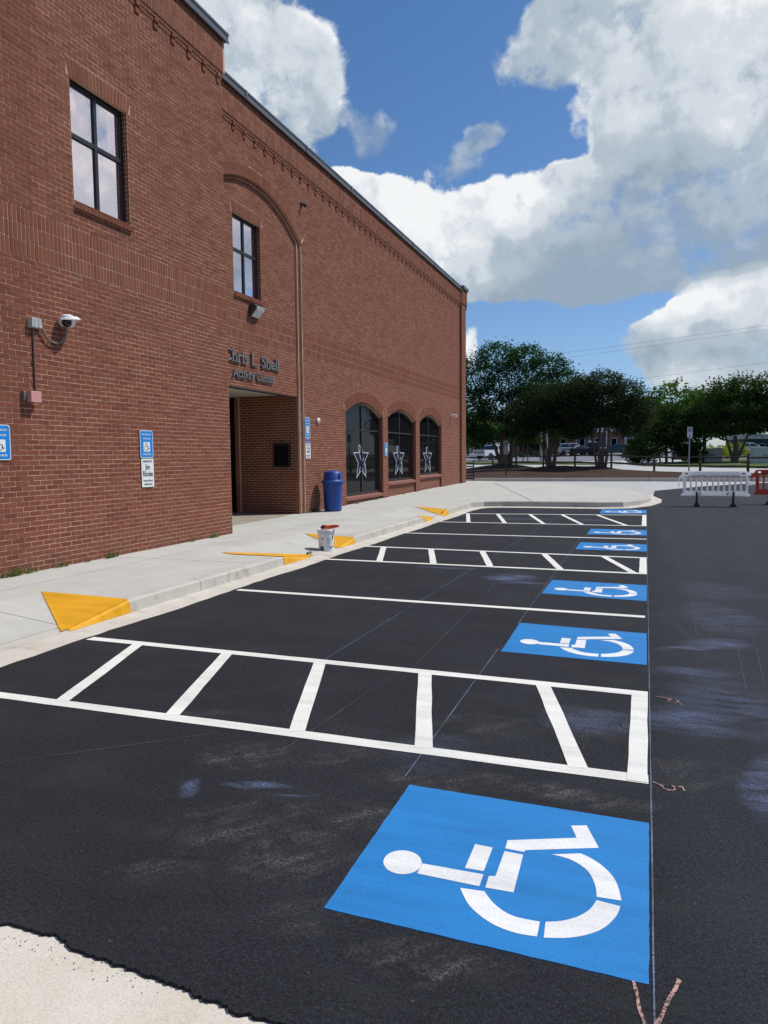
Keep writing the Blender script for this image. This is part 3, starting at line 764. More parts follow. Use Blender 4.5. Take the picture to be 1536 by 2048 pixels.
# chalk guide lines snapped along the stalls
for i, (a, b, m) in enumerate([((0.052, 2.0), (0.045, 21.0), M_CHALKB), ((-1.14, 3.4), (-1.16, 6.0), M_CHALKB), ((-1.15, 6.95), (-1.2, 14.8), M_CHALKB), ((-1.68, 5.2), (-1.9, 12.0), M_CHALKW), ((-2.44, 5.2), (-2.2, 20), M_CHALKB), ((0.53, 9.3), (0.46, 7.0), M_CHALKW), ((0.84, 8.0), (0.66, 5.0), M_CHALKW), ((0.95, 7.2), (0.72, 4.4), M_CHALKW), ((0.30, 7.4), (0.62, 5.6), M_CHALKW), ((-3.3, 7.9), (-3.5, 12), M_CHALKW), ((-3.22, 14.7), (-3.3, 20), M_CHALKB), ((-1.9, 3.5), (-1.75, 5.2), M_CHALKW), ((0.5, 7.6), (1.15, 3.9), M_CHALKW), ((0.62, 8.3), (1.35, 4.0), M_CHALKW), ((0.35, 6.5), (1.6, 4.5), M_CHALKW), ((-3.4, 2.75), (-2.4, 3.6), M_CHALKW), ((0.06, 10.45), (0.75, 10.4), M_CHALKW), ((0.06, 14.75), (0.9, 14.8), M_CHALKW)]):
    band(a, b, 0.0055 if m is M_CHALKB else 0.005, 0.0022, 'chalk_line', m, jag=0.001)
for a, b in [((-0.010, 2.262), (0.024, 2.085)), ((0.024, 2.085), (0.02, 1.98)), ((0.128, 2.318), (0.052, 2.08)), ((0.052, 2.08), (0.04, 1.98))]:
    band(a, b, 0.012, 0.003, 'chalk_line', M_CHALKP, jag=0.003, step=0.03)
def scribble(pts, m=M_CHALKP, w=0.006):
    for a, b in zip(pts, pts[1:]): band(a, b, w, 0.004, 'chalk_mark', m, jag=0.002, step=0.05)
def loop(cx, cy, r, a0, a1, n=12): return [(cx + r * cos(radians(a0 + (a1 - a0) * k / n)), cy + .9 * r * sin(radians(a0 + (a1 - a0) * k / n))) for k in range(n + 1)]
scribble([(.06, 3.745), (.10, 3.715)] + loop(.135, 3.70, .03, 150, 480) + [(.20, 3.73), (.205, 3.69)])
scribble([(.09, 5.12), (.17, 5.10)] + loop(.20, 5.05, .035, 100, 420) + [(.25, 4.98)])
scribble([(-0.20, 4.50), (-0.12, 4.53), (-0.10, 4.45)], M_CHALKW)
# blue squares with the white wheelchair figure
HEAD = [(-0.9 + 0.079 * cos(2 * pi * k / 24) - 0.004 * sin(2 * pi * k / 24), 2.648 + 0.085 * sin(2 * pi * k / 24)) for k in range(24)]
FIG = dict(head=HEAD, spine=[(-0.8205, 2.665), (-0.572, 2.673), (-0.571, 2.591), (-0.8205, 2.5915)],
           arm=[(-0.651, 2.879), (-0.576, 2.877), (-0.576, 2.696), (-0.651, 2.692)],
           seat=[(-0.524, 2.867), (-0.447, 2.866), (-0.441, 2.597), (-0.547, 2.591), (-0.55, 2.669), (-0.525, 2.678)],
           leg=[(-0.527, 2.956), (-0.252, 3.075), (-0.284, 3.171), (-0.22, 3.197), (-0.158, 3.025), (-0.442, 2.905), (-0.449, 2.888), (-0.525, 2.889)],
           wheel_rim=[(-0.335, 2.909), (-0.225, 2.956), (-0.173, 2.926), (-0.117, 2.868), (-0.079, 2.792), (-0.057, 2.682), (-0.144, 2.674), (-0.157, 2.757), (-0.193, 2.842), (-0.26, 2.895)],
           wheel_rim2=[(-0.144, 2.653), (-0.06, 2.645), (-0.072, 2.583), (-0.107, 2.505), (-0.156, 2.449), (-0.221, 2.405), (-0.3, 2.377), (-0.305, 2.464), (-0.253, 2.488), (-0.202, 2.531), (-0.163, 2.59)],
           wheel_rim3=[(-0.638, 2.556), (-0.546, 2.566), (-0.502, 2.51), (-0.452, 2.471), (-0.4, 2.455), (-0.324, 2.458), (-0.323, 2.375), (-0.394, 2.369), (-0.469, 2.385), (-0.534, 2.422), (-0.588, 2.473)])
def smooth2(p, n=5):
    out = []
    for i in range(len(p) - 1):
        p0, p1, p2, p3 = [Vector(p[max(0, min(len(p) - 1, i + j))]) for j in (-1, 0, 1, 2)]
        for k in range(n):
            q = k / n
            v = .5 * ((2 * p1) + (p2 - p0) * q + (2 * p0 - 5 * p1 + 4 * p2 - p3) * q * q + (3 * p1 - p0 - 3 * p2 + p3) * q ** 3)
            out.append((v.x, v.y))
    return out + [tuple(p[-1])]
for key, outer, inner_ in (('wheel_rim', (1, 2, 3, 4, 5), (6, 7, 8, 9, 0)), ('wheel_rim2', (1, 2, 3, 4, 5, 6), (7, 8, 9, 10, 0)), ('wheel_rim3', (6, 7, 8, 9, 10, 0), (1, 2, 3, 4, 5))):
    pl = FIG[key]
    FIG[key] = smooth2([pl[i] for i in outer]) + smooth2([pl[i] for i in inner_])
REF = [(-1.09, 3.32), (0.041, 3.308), (0.038, 2.263), (-1.08, 2.277)]     # far left, far right, near right, near left
def in_ref(p):
    u = (p[0] - REF[3][0]) / (REF[2][0] - REF[3][0]); v = (p[1] - 2.27) / (3.314 - 2.27)
    return u, v
PADS = [(REF, 'large blue square with white wheelchair figure, nearest in the empty near stall'),
        ([(-1.139, 7.0), (0.035, 6.925), (0.034, 5.875), (-1.121, 5.916)], 'blue wheelchair square just beyond the first hatched aisle'),
        ([(-1.133, 9.577), (0.037, 9.515), (0.036, 8.475), (-1.144, 8.594)], 'blue wheelchair square just before the second hatched aisle'),
        ([(-1.136, 13.9), (0.04, 13.85), (0.04, 12.85), (-1.135, 12.84)], 'blue wheelchair square just beyond the second hatched aisle'),
        ([(-1.122, 16.5), (0.04, 16.47), (0.04, 15.4), (-1.128, 15.34)], 'blue wheelchair square just before the last hatched aisle'),
        ([(-1.19, 22.05), (0.043, 22.0), (0.042, 20.9), (-1.18, 20.75)], 'smallest-looking blue wheelchair square, under the rounded kerb end')]
for q, lab in PADS:
    cx = sum(p[0] for p in q) / 4; cy = sum(p[1] for p in q) / 4
    root = empty('wheelchair_marking', (cx, cy, T(cy)), 0, lab, 'pavement marking', 'blue wheelchair markings painted on the lot')
    def at(u, v):
        a = (q[3][0] + (q[2][0] - q[3][0]) * u, q[3][1] + (q[2][1] - q[3][1]) * u)
        b = (q[0][0] + (q[1][0] - q[0][0]) * u, q[0][1] + (q[1][1] - q[0][1]) * u)
        return a[0] + (b[0] - a[0]) * v - cx, a[1] + (b[1] - a[1]) * v - cy
    mb = MB(); N = 24
    edge = []
    for k in range(N): edge.append((k / N, 0))
    for k in range(N): edge.append((1, k / N))
    for k in range(N): edge.append((1 - k / N, 1))
    for k in range(N): edge.append((0, 1 - k / N))
    e2 = [at(u + rw.uniform(-.0013, .0013), v + rw.uniform(-.0013, .0013)) for u, v in edge]
    fz = lambda u, v, h: (u, v, T(v + cy) - T(cy) + 0.0025 + h)
    mb.prism(e2, -0.004, 0.0, fz)
    mb.build('panel', M_BLUEP, root)
    for nm, poly in FIG.items():
        pp = []
        P2 = [at(*in_ref(p)) for p in poly]
        mb = MB(); mb.prism(P2, 0.0002, 0.0015, fz)
        mb.build(nm.rstrip('23'), M_SYMW, root)

# ------------------------------------------------------------------ the brick building
bld = empty('brick_building', (-8.5, 14, 0.155), 0, 'long red brick building with arched windows and a recessed entrance', 'building')
def bput(mb, name, m, parent=bld, **kw):
    """build in world coordinates, then hang under a parent that only has a translation"""
    o = mb.build(name, m, parent, **kw)
    o.matrix_parent_inverse = world_of(parent).inverted()
    return o
def world_of(p):
    mat4 = Matrix.Translation(p.location)
    if p.parent: return world_of(p.parent) @ p.matrix_parent_inverse @ mat4
    return mat4
XN, XP, XM, XF, XPIL = -7.68, -8.56, -8.51, -8.46, -8.35
Z0 = 0.10
C1 = (4.295 - 0.155) / 61          # brick course
BAND0, BAND1 = 4.295, 4.925
ZT = 8.63                          # where the corbelled parapet begins
YCOR = 12.268
YEND = 33.95
JT = 0.0102                         # mortar joint
rb = random.Random(11)
class Arch:
    def __init__(s, c, half, zs, zc, R, z0): s.c, s.half, s.zs, s.zc, s.R, s.z0 = c, half, zs, zc, R, z0
    def at(s, v):
        if v < s.z0: return None
        if v <= s.zs: return (s.c - s.half, s.c + s.half)
        q = s.R * s.R - (v - s.zc) ** 2
        if q <= 0 or v < s.zc: return None
        w = min(sqrt(q), s.half + (v - s.zs) * s.half / max(.01, s.zs - s.zc))
        return (s.c - w, s.c + w)
    def top(s, u): return s.zc + sqrt(max(0, s.R * s.R - (u - s.c) ** 2))
    def loop(s, n=28):
        a = math.acos(max(-1, min(1, s.half / s.R)))
        pts = [(s.c + s.half, s.z0)]
        for k in range(n + 1):
            t = a + (pi - 2 * a) * k / n
            pts.append((s.c + s.R * cos(t), s.zc + s.R * sin(t)))
        pts.append((s.c - s.half, s.z0))
        return pts
class Rect:
    def __init__(s, u0, u1, v0, v1): s.u0, s.u1, s.v0, s.v1 = u0, u1, v0, v1
    def at(s, v): return (s.u0, s.u1) if s.v0 <= v <= s.v1 else None
    def top(s, u): return s.v1
    def loop(s): return [(s.u1, s.v0), (s.u1, s.v1), (s.u0, s.v1), (s.u0, s.v0)]
class Ramp:     # everything below the sidewalk is not laid
    pass
def free(u0, u1, v0, v1, holes):
    """stretches clear of the holes: (start, end, extra start at top, extra end at top)"""
    iv = [(u0, u1, 0.0, 0.0)]
    for h in holes:
        rb_, rt_, rm_ = h.at(v0 + .004), h.at(v1 - .004), h.at((v0 + v1) / 2)
        rs = [r for r in (rb_, rt_, rm_) if r]
        if not rs: continue
        if rb_ and rt_: lo, hi, dl, dh = rb_[0], rb_[1], rt_[0] - rb_[0], rt_[1] - rb_[1]
        else:
            lo, hi = min(r[0] for r in rs), max(r[1] for r in rs); dl = dh = 0
        nv = []
        for a, b, p, q in iv:
            if hi <= a or lo >= b: nv.append((a, b, p, q)); continue
            if lo > a: nv.append((a, lo, p, dl))
            if hi < b: nv.append((hi, b, dh, q))
        iv = nv
    return iv
ALLB = []        # (frame, [four (u, v)], depth out)
def lay(frame, u0, u1, rows, holes, bond=0.2032, phase=0.0, out=0.0028):
    for r, (v0, v1, kind) in enumerate(rows):
        pitch = bond if kind == 'run' else C1
        off = phase + (pitch / 2 if (kind == 'run' and r % 2) else 0)
        if kind == 'head': pitch = bond / 2
        for a, b, pa, pb in free(u0, u1, v0, v1, holes):
            lo_, hi_ = min(a, a + pa), max(b, b + pb)
            k = math.floor((lo_ - off) / pitch)
            def cl(s, at_top):
                aa, bb = (a + pa, b + pb) if at_top else (a, b)
                return max(aa, min(bb, s))
            while off + k * pitch < hi_:
                s0, s1 = off + k * pitch, off + (k + 1) * pitch
                k += 1
                b0, b1, t0, t1 = cl(s0, 0), cl(s1, 0), cl(s0, 1), cl(s1, 1)
                if (b1 - b0 + t1 - t0) / 2 < 0.0135: continue
                j = rb.uniform(-.0012, .0012)
                C, Dd = v0 + JT / 2 + j, v1 - JT / 2 + j
                g_ = JT / 2
                if b1 - b0 < JT: b0 = b1 = (b0 + b1) / 2; gb = 0
                else: gb = g_
                if t1 - t0 < JT: t0 = t1 = (t0 + t1) / 2; gt = 0
                else: gt = g_
                tl = rb.uniform(-.0012, .0012)
                full = min(b1 - b0, t1 - t0) > pitch * .97
                ALLB.append((frame, ((b0 + gb, C + tl), (b1 - gb, C - tl), (t1 - gt, Dd - tl), (t0 + gt, Dd + tl)), out + rb.uniform(-.0012, .0016), full))
        # cut bricks over the head of an opening, or under its sill, where it ends inside a course
        for h in holes:
            tops = h.zc + h.R if isinstance(h, Arch) else h.v1
            base = h.at(v0 + .004)
            if base and v0 + .008 < tops < v1 - .006:
                u = off + math.floor((base[0] - off) / pitch) * pitch
                while u < base[1]:
                    for q0, q1 in ((u, u + pitch / 2), (u + pitch / 2, u + pitch)) if isinstance(h, Arch) else ((u, u + pitch),):
                        s0, s1 = max(q0, base[0], u0), min(q1, base[1], u1)
                        if s1 - s0 < .03: continue
                        e = JT / 2 if not isinstance(h, Arch) else JT / 4
                        A, B = max(v0, h.top(s0)) + JT / 2, max(v0, h.top(s1)) + JT / 2
                        if v1 - JT / 2 - max(A, B) < .006: continue
                        ALLB.append((frame, ((s0 + e, A), (s1 - e, B), (s1 - e, v1 - JT / 2), (s0 + e, v1 - JT / 2)), out, False))
                    u += pitch
            if isinstance(h, Rect) and v0 + .02 < h.v0 < v1 - .004:
                u = off + math.floor((h.u0 - off) / pitch) * pitch
                while u < h.u1:
                    s0, s1 = max(u, h.u0, u0), min(u + pitch, h.u1, u1); u += pitch
                    if s1 - s0 > .03: ALLB.append((frame, ((s0 + JT / 2, v0 + JT / 2), (s1 - JT / 2, v0 + JT / 2), (s1 - JT / 2, h.v0 - .004), (s0 + JT / 2, h.v0 - .004)), out, False))
def courses(z0, z1, h):
    n = max(1, round((z1 - z0) / h))
    return [(z0 + (z1 - z0) * i / n, z0 + (z1 - z0) * (i + 1) / n, 'run') for i in range(n)]
def wall_rows(z0=0.155 - C1):
    rows = courses(z0, BAND0, C1)
    rows += [(BAND0 + .21 * i, BAND0 + .21 * (i + 1), 'soldier') for i in range(3)]
    rows += courses(BAND1, ZT, C1)
    return rows
FX = lambda x: ('x', x)          # wall facing +X
FY = lambda y: ('y', y)          # reveal facing -Y: u runs along X
FYB = lambda y: ('yb', y)        # return facing +Y
def fpt(frame, u, v, h):
    k, c = frame
    if k == 'x': return (c + h, u, v)
    if k == 'y': return (u, c - h, v)
    return (u, c + h, v)
# --- openings
WIN1 = Rect(8.355, 9.535, 5.30, 7.015)
LINT1 = Rect(8.30, 9.62, 7.015, 7.265)
SILL1 = Rect(8.355, 9.555, 5.20, 5.30)
WIN2 = Rect(13.985, 15.185, 5.30, 7.015)
LINT2 = Rect(13.93, 15.27, 7.015, 7.265)
SILL2 = Rect(13.985, 15.205, 5.20, 5.30)
PORT = Rect(12.85, 16.95, 0.0, 3.225)
AC, AZ = 14.90, 4.39
PANEL = Arch(AC, 2.12, 7.10, AZ, 3.44, 0.0)           # inner face of the arch
MIDR = Arch(AC, 2.22, 7.10, AZ, 3.50, 0.0)
OUTR = Arch(AC, 2.22, 7.08, AZ, 3.50, 0.0)
RING = Arch(AC, 2.22, 7.095, AZ, 3.76, 0.0)
def lowarch(c, z0): return dict(open=Arch(c, 1.625, 2.99, -0.22, 3.60, z0), ring=Arch(c, 1.625, 2.99, -0.22, 3.92, z0), c=c, z0=z0)
LOWS = [lowarch(21.525, 0.46), lowarch(25.275, 0.785), lowarch(29.025, 0.90)]
# --- mortar bodies
def wall_face(x, u0, u1, z0, z1, holes, name='wall'):
    mb = MB()
    mb.plate([[(u0, z0), (u1, z0), (u1, z1), (u0, z1)]] + [h.loop() for h in holes], 0.0, -0.06, wallp(x))
    return bput(mb, name, M_MORTAR)
wall_face(XN, -3.0, YCOR, Z0, 9.5, [WIN1])
PORT_L = Rect(12.85, 16.95, Z0 + .0001, 3.225)
wall_face(XP, YCOR - .1, 17.2, Z0, 8.0, [WIN2, Rect(12.85, 16.95, Z0 + .001, 3.225)])
mid_open = Arch(AC, 2.06, 7.10, AZ, 3.44, Z0 + .001)
wall_face(XM, 12.4, 17.2, Z0, 8.02, [mid_open])
big_open = Arch(AC, 2.20, 7.08, AZ, 3.50, Z0 + .001)
wall_face(XF, YCOR - .1, YEND + .9, Z0, 9.5, [big_open] + [Arch(L['c'], 1.625, 2.99, -0.22, 3.60, Z0 + .0015) for L in LOWS])
mb = MB()
mb.box(-40, XN - .75, -3, YCOR - .02, Z0, 9.3)
mb.box(-40, -11.6, YCOR - .02, YEND + .85, Z0, 9.3)
bput(mb, 'wall', M_MORTAR)
mb = MB(); mb.box(-40, XF - .05, YCOR, YEND + .86, 9.2, 9.38); mb.box(-40, XN - .06, -3, YCOR, 9.301, 9.379)
bput(mb, 'roof', simple('flat_roof_gravel', (0.2, 0.19, 0.18), 0.9))
mb = MB(); mb.box(XP - .1, XN - .055, YCOR - .05, YCOR, Z0, 9.5); bput(mb, 'wall', M_MORTAR)
mb = MB(); mb.box(-40, XF - .06, YEND + .82, YEND + .9, Z0, 9.5); bput(mb, 'wall', M_MORTAR)
# --- bricks
lay(FX(XN), -1.0, YCOR, wall_rows(), [WIN1, LINT1, SILL1])
lay(FX(XP), YCOR, 16.985, wall_rows(), [WIN2, LINT2, SILL2, PORT, ], phase=0.07)
lay(FX(XM), 16.985, 17.10, [(a, b, 'head') for a, b, _ in courses(0.155, 7.1, C1)], [])
lay(FX(XF), YCOR, YEND, wall_rows(), [RING] + [Arch(L['c'], 1.625, 2.99, -0.22, 3.92, -1) for L in LOWS], phase=0.03)
lay(FYB(YCOR), XP, XN, wall_rows(), [])
# arch rings
def ring(frame, arch, r0, r1, n, out=.004, a_pad=0.0):
    a0 = math.acos(arch.half / r0) - a_pad
    for k in range(n):
        t0 = a0 + (pi - 2 * a0) * k / n; t1 = a0 + (pi - 2 * a0) * (k + 1) / n
        d = JT / 2 / r0
        q = []
        for t, r in ((t0 + d, r0 + .004), (t0 + d, r1 - .006), (t1 - d, r1 - .006), (t1 - d, r0 + .004)):
            q.append((arch.c + r * cos(t), arch.zc + r * sin(t)))
        ALLB.append((frame, tuple(q), out + rb.uniform(-.001, .002), False))
big = Arch(AC, 2.22, 7.08, AZ, 3.50, 0)
ring(FX(XF), big, 3.50, 3.56, 26, .012)
ring(FX(XF), big, 3.56, 3.76, 70)
ring(FX(XM), Arch(AC, 2.12, 7.1, AZ, 3.44, 0), 3.44, 3.50, 26)
for L in LOWS:
    A = L['open']
    ring(FX(XF), A, 3.60, 3.665, 20, .020)
    ring(FX(XF), A, 3.665, 3.92, 50, .010)
# jack arches and sills over / under the two square windows
def soldiers(frame, u0, u1, v0, v1, n, splay, out=.003):
    c = (u0 + u1) / 2
    for k in range(n):
        a, b = u0 + (u1 - u0) * k / n + JT / 2, u0 + (u1 - u0) * (k + 1) / n - JT / 2
        sa, sb = (a - c) / ((u1 - u0) / 2) * splay, (b - c) / ((u1 - u0) / 2) * splay
        ALLB.append((frame, ((a, v0 + .004), (b, v0 + .004), (b + sb, v1 - .005), (a + sa, v1 - .005)), out + rb.uniform(-.001, .002), False))
soldiers(FX(XN), 8.335, 9.585, 7.015, 7.262, 18, .055)
soldiers(FX(XP), 13.965, 15.235, 7.015, 7.262, 18, .04)
def sill(xw, y0, y1, z0, z1, n, depth=.05):
    mb = MB()
    for k in range(n):
        a, b = y0 + (y1 - y0) * k / n + .005, y0 + (y1 - y0) * (k + 1) / n - .005
        mb.add([(xw - .1, a, z0), (xw + depth, a, z0), (xw + depth, a, z1 - .022), (xw - .1, a, z1), (xw - .1, b, z0), (xw + depth, b, z0), (xw + depth, b, z1 - .022), (xw - .1, b, z1)],
               [(0, 1, 2, 3), (7, 6, 5, 4), (1, 5, 6, 2), (2, 6, 7, 3), (0, 4, 5, 1)])
    bput(mb, 'sill', M_BRICK)
    mb = MB(); mb.box(xw - .1, xw + depth - .006, y0, y1, z0 + .004, z1 - .03); bput(mb, 'sill_bed', M_MORTAR)
sill(XN, 8.357, 9.553, 5.205, 5.30, 17)
sill(XP, 13.987, 15.203, 5.205, 5.30, 17)
# corbelled parapet: dentils, stepped ledges and three soldier rows
def parapet(xw, y0, y1, end_face=False, dphase=0.0):
    mb = MB()
    mb.box(xw - .05, xw + .018, y0, y1, 8.775, 8.84)
    mb.box(xw - .05, xw + .036, y0, y1, 8.84, 8.905)
    mb.box(xw - .05, xw + .058, y0, y1, 8.905, 9.50)
    bput(mb, 'parapet', M_MORTAR)
    lay(FX(xw), y0, y1, [(ZT, ZT + .0725, 'run'), (ZT + .0725, 8.775, 'run')], [])
    lay(FX(xw + .018), y0, y1, [(8.775, 8.84, 'run')], [], phase=.1)
    lay(FX(xw + .036), y0, y1, [(8.84, 8.905, 'run')], [])
    lay(FX(xw + .058), y0, y1, [(8.905 + .198 * i, 8.905 + .198 * (i + 1), 'soldier') for i in range(3)], [])
    yy = y0 + dphase
    dm = MB()
    for (z0, z1, d) in ((8.665, 8.775, .024), (8.7755, 8.838, .044)): dm.box(.002, d, 0, .098, z0 - 8.665, z1 - 8.665)
    dme = dm.mesh('dentil', M_BRICK1)
    while yy < y1 - .12:
        o = put(bpy.data.objects.new('dentil', dme), bld); o.location = Vector((xw, yy, 8.665)) - bld.location
        yy += 0.4572
    if end_face:
        mb = MB(); mb.box(xw - .8, xw + .058, y1, y1 + .055, 8.905, 9.50); bput(mb, 'parapet', M_MORTAR)
        lay(FYB(y1 + .055), xw - .8, xw + .058, [(8.905 + .198 * i, 8.905 + .198 * (i + 1), 'soldier') for i in range(3)], [])
parapet(XN, -1.0, YCOR, True, 0.30)
parapet(XF, YCOR, YEND, False, 0.25)
def coping(xw, y0, y1):
    mb = MB()
    mb.box(xw - .35, xw + .115, y0, y1, 9.495, 9.60)
    mb.box(xw - .37, xw + .13, y0 - .001, y1 + .002, 9.602, 9.645)
    mb.box(xw + .105, xw + .128, y0 + .002, y1 - .001, 9.465, 9.494)
    for k in range(int((y1 - y0) / 3)):
        mb.box(xw + .1, xw + .135, y0 + 3 * k + 1.9, y0 + 3 * k + 1.98, 9.497, 9.648)
    bput(mb, 'coping', M_COPING)
coping(XN, -3, YCOR + .12)
coping(XF, YCOR + .125, YEND)
# end pilaster
mb = MB(); mb.box(XF - .3, XPIL, YEND, YEND + .8, Z0, 8.905); mb.box(XF - .3, XPIL + .05, YEND - .005, YEND + .86, 8.906, 9.56); bput(mb, 'pilaster', M_MORTAR)
mb = MB(); mb.box(XF - .35, XPIL + .12, YEND - .05, YEND + .93, 9.562, 9.70); bput(mb, 'coping', M_COPING)
lay(FX(XPIL), YEND, YEND + .8, courses(0.155, 8.905, C1), [])
lay(FX(XPIL + .05), YEND, YEND + .86, [(8.905 + .218 * i, 8.905 + .218 * (i + 1), 'soldier') for i in range(3)], [])
lay(FY(YEND), XF, XPIL, [(a, b, 'head') for a, b, _ in courses(0.155, 8.905, C1)], [])
mb = MB(); mb.box(XF - .1, XPIL + .035, YEND + .8, YEND + .835, 8.70, 8.9); bput(mb, 'dentil', M_BRICK)
# --- square windows
def square_window(R, xw, trans, label=None):
    xg = xw - .105
    f = MB(); w = .05
    f.box(xg - .04, xg + .018, R.u0 + .004, R.u0 + w, R.v0, R.v1)
    f.box(xg - .04, xg + .018, R.u1 - w, R.u1 - .004, R.v0, R.v1)
    f.box(xg - .04, xg + .017, R.u0 + w, R.u1 - w, R.v0 + .002, R.v0 + w)
    f.box(xg - .04, xg + .017, R.u0 + w, R.u1 - w, R.v1 - w, R.v1 - .002)
    c = (R.u0 + R.u1) / 2
    f.box(xg - .04, xg + .016, c - .032, c + .032, R.v0 + w, R.v1 - w)
    f.box(xg - .04, xg + .0165, R.u0 + w, R.u1 - w, trans - .034, trans + .034)
    win = bput(f, 'window', M_DKMETAL, bevel=.004)
    for a, b in ((R.u0 + w, c - .032), (c + .032, R.u1 - w)):
        for z0, z1 in ((R.v0 + w, trans - .034), (trans + .034, R.v1 - w)):
            tl = rb.uniform(-.002, .002)
            mb = MB(); mb.box(xg - .02, xg - .012, a - .01, b + .01, z0 - .01, z1 + .01)
            bput(mb, 'pane', M_MIRROR, win)
    mb = MB(); mb.box(xw - .13, xw - .062, R.u0 - .05, R.u1 + .05, R.v1, R.v1 + .05); bput(mb, 'lintel_plate', M_DKMETAL)
    mb = MB(); mb.box(xw - .16, xw - .055, R.u1, R.u1 + .05, R.v0, R.v1); bput(mb, 'window_jamb', M_MORTAR); mb = MB(); mb.box(xw - .16, xw - .055, R.u0 - .05, R.u0, R.v0, R.v1); bput(mb, 'window_jamb', M_MORTAR)
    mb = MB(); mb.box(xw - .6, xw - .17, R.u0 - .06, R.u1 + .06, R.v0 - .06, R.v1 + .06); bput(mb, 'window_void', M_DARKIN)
    lay(FY(R.u1), xw - .1, xw, [(a, b, 'head') for a, b, _ in courses(R.v0, R.v1, C1)], [], out=.002)
square_window(WIN1, XN, 6.27)
square_window(WIN2, XP, 6.27)
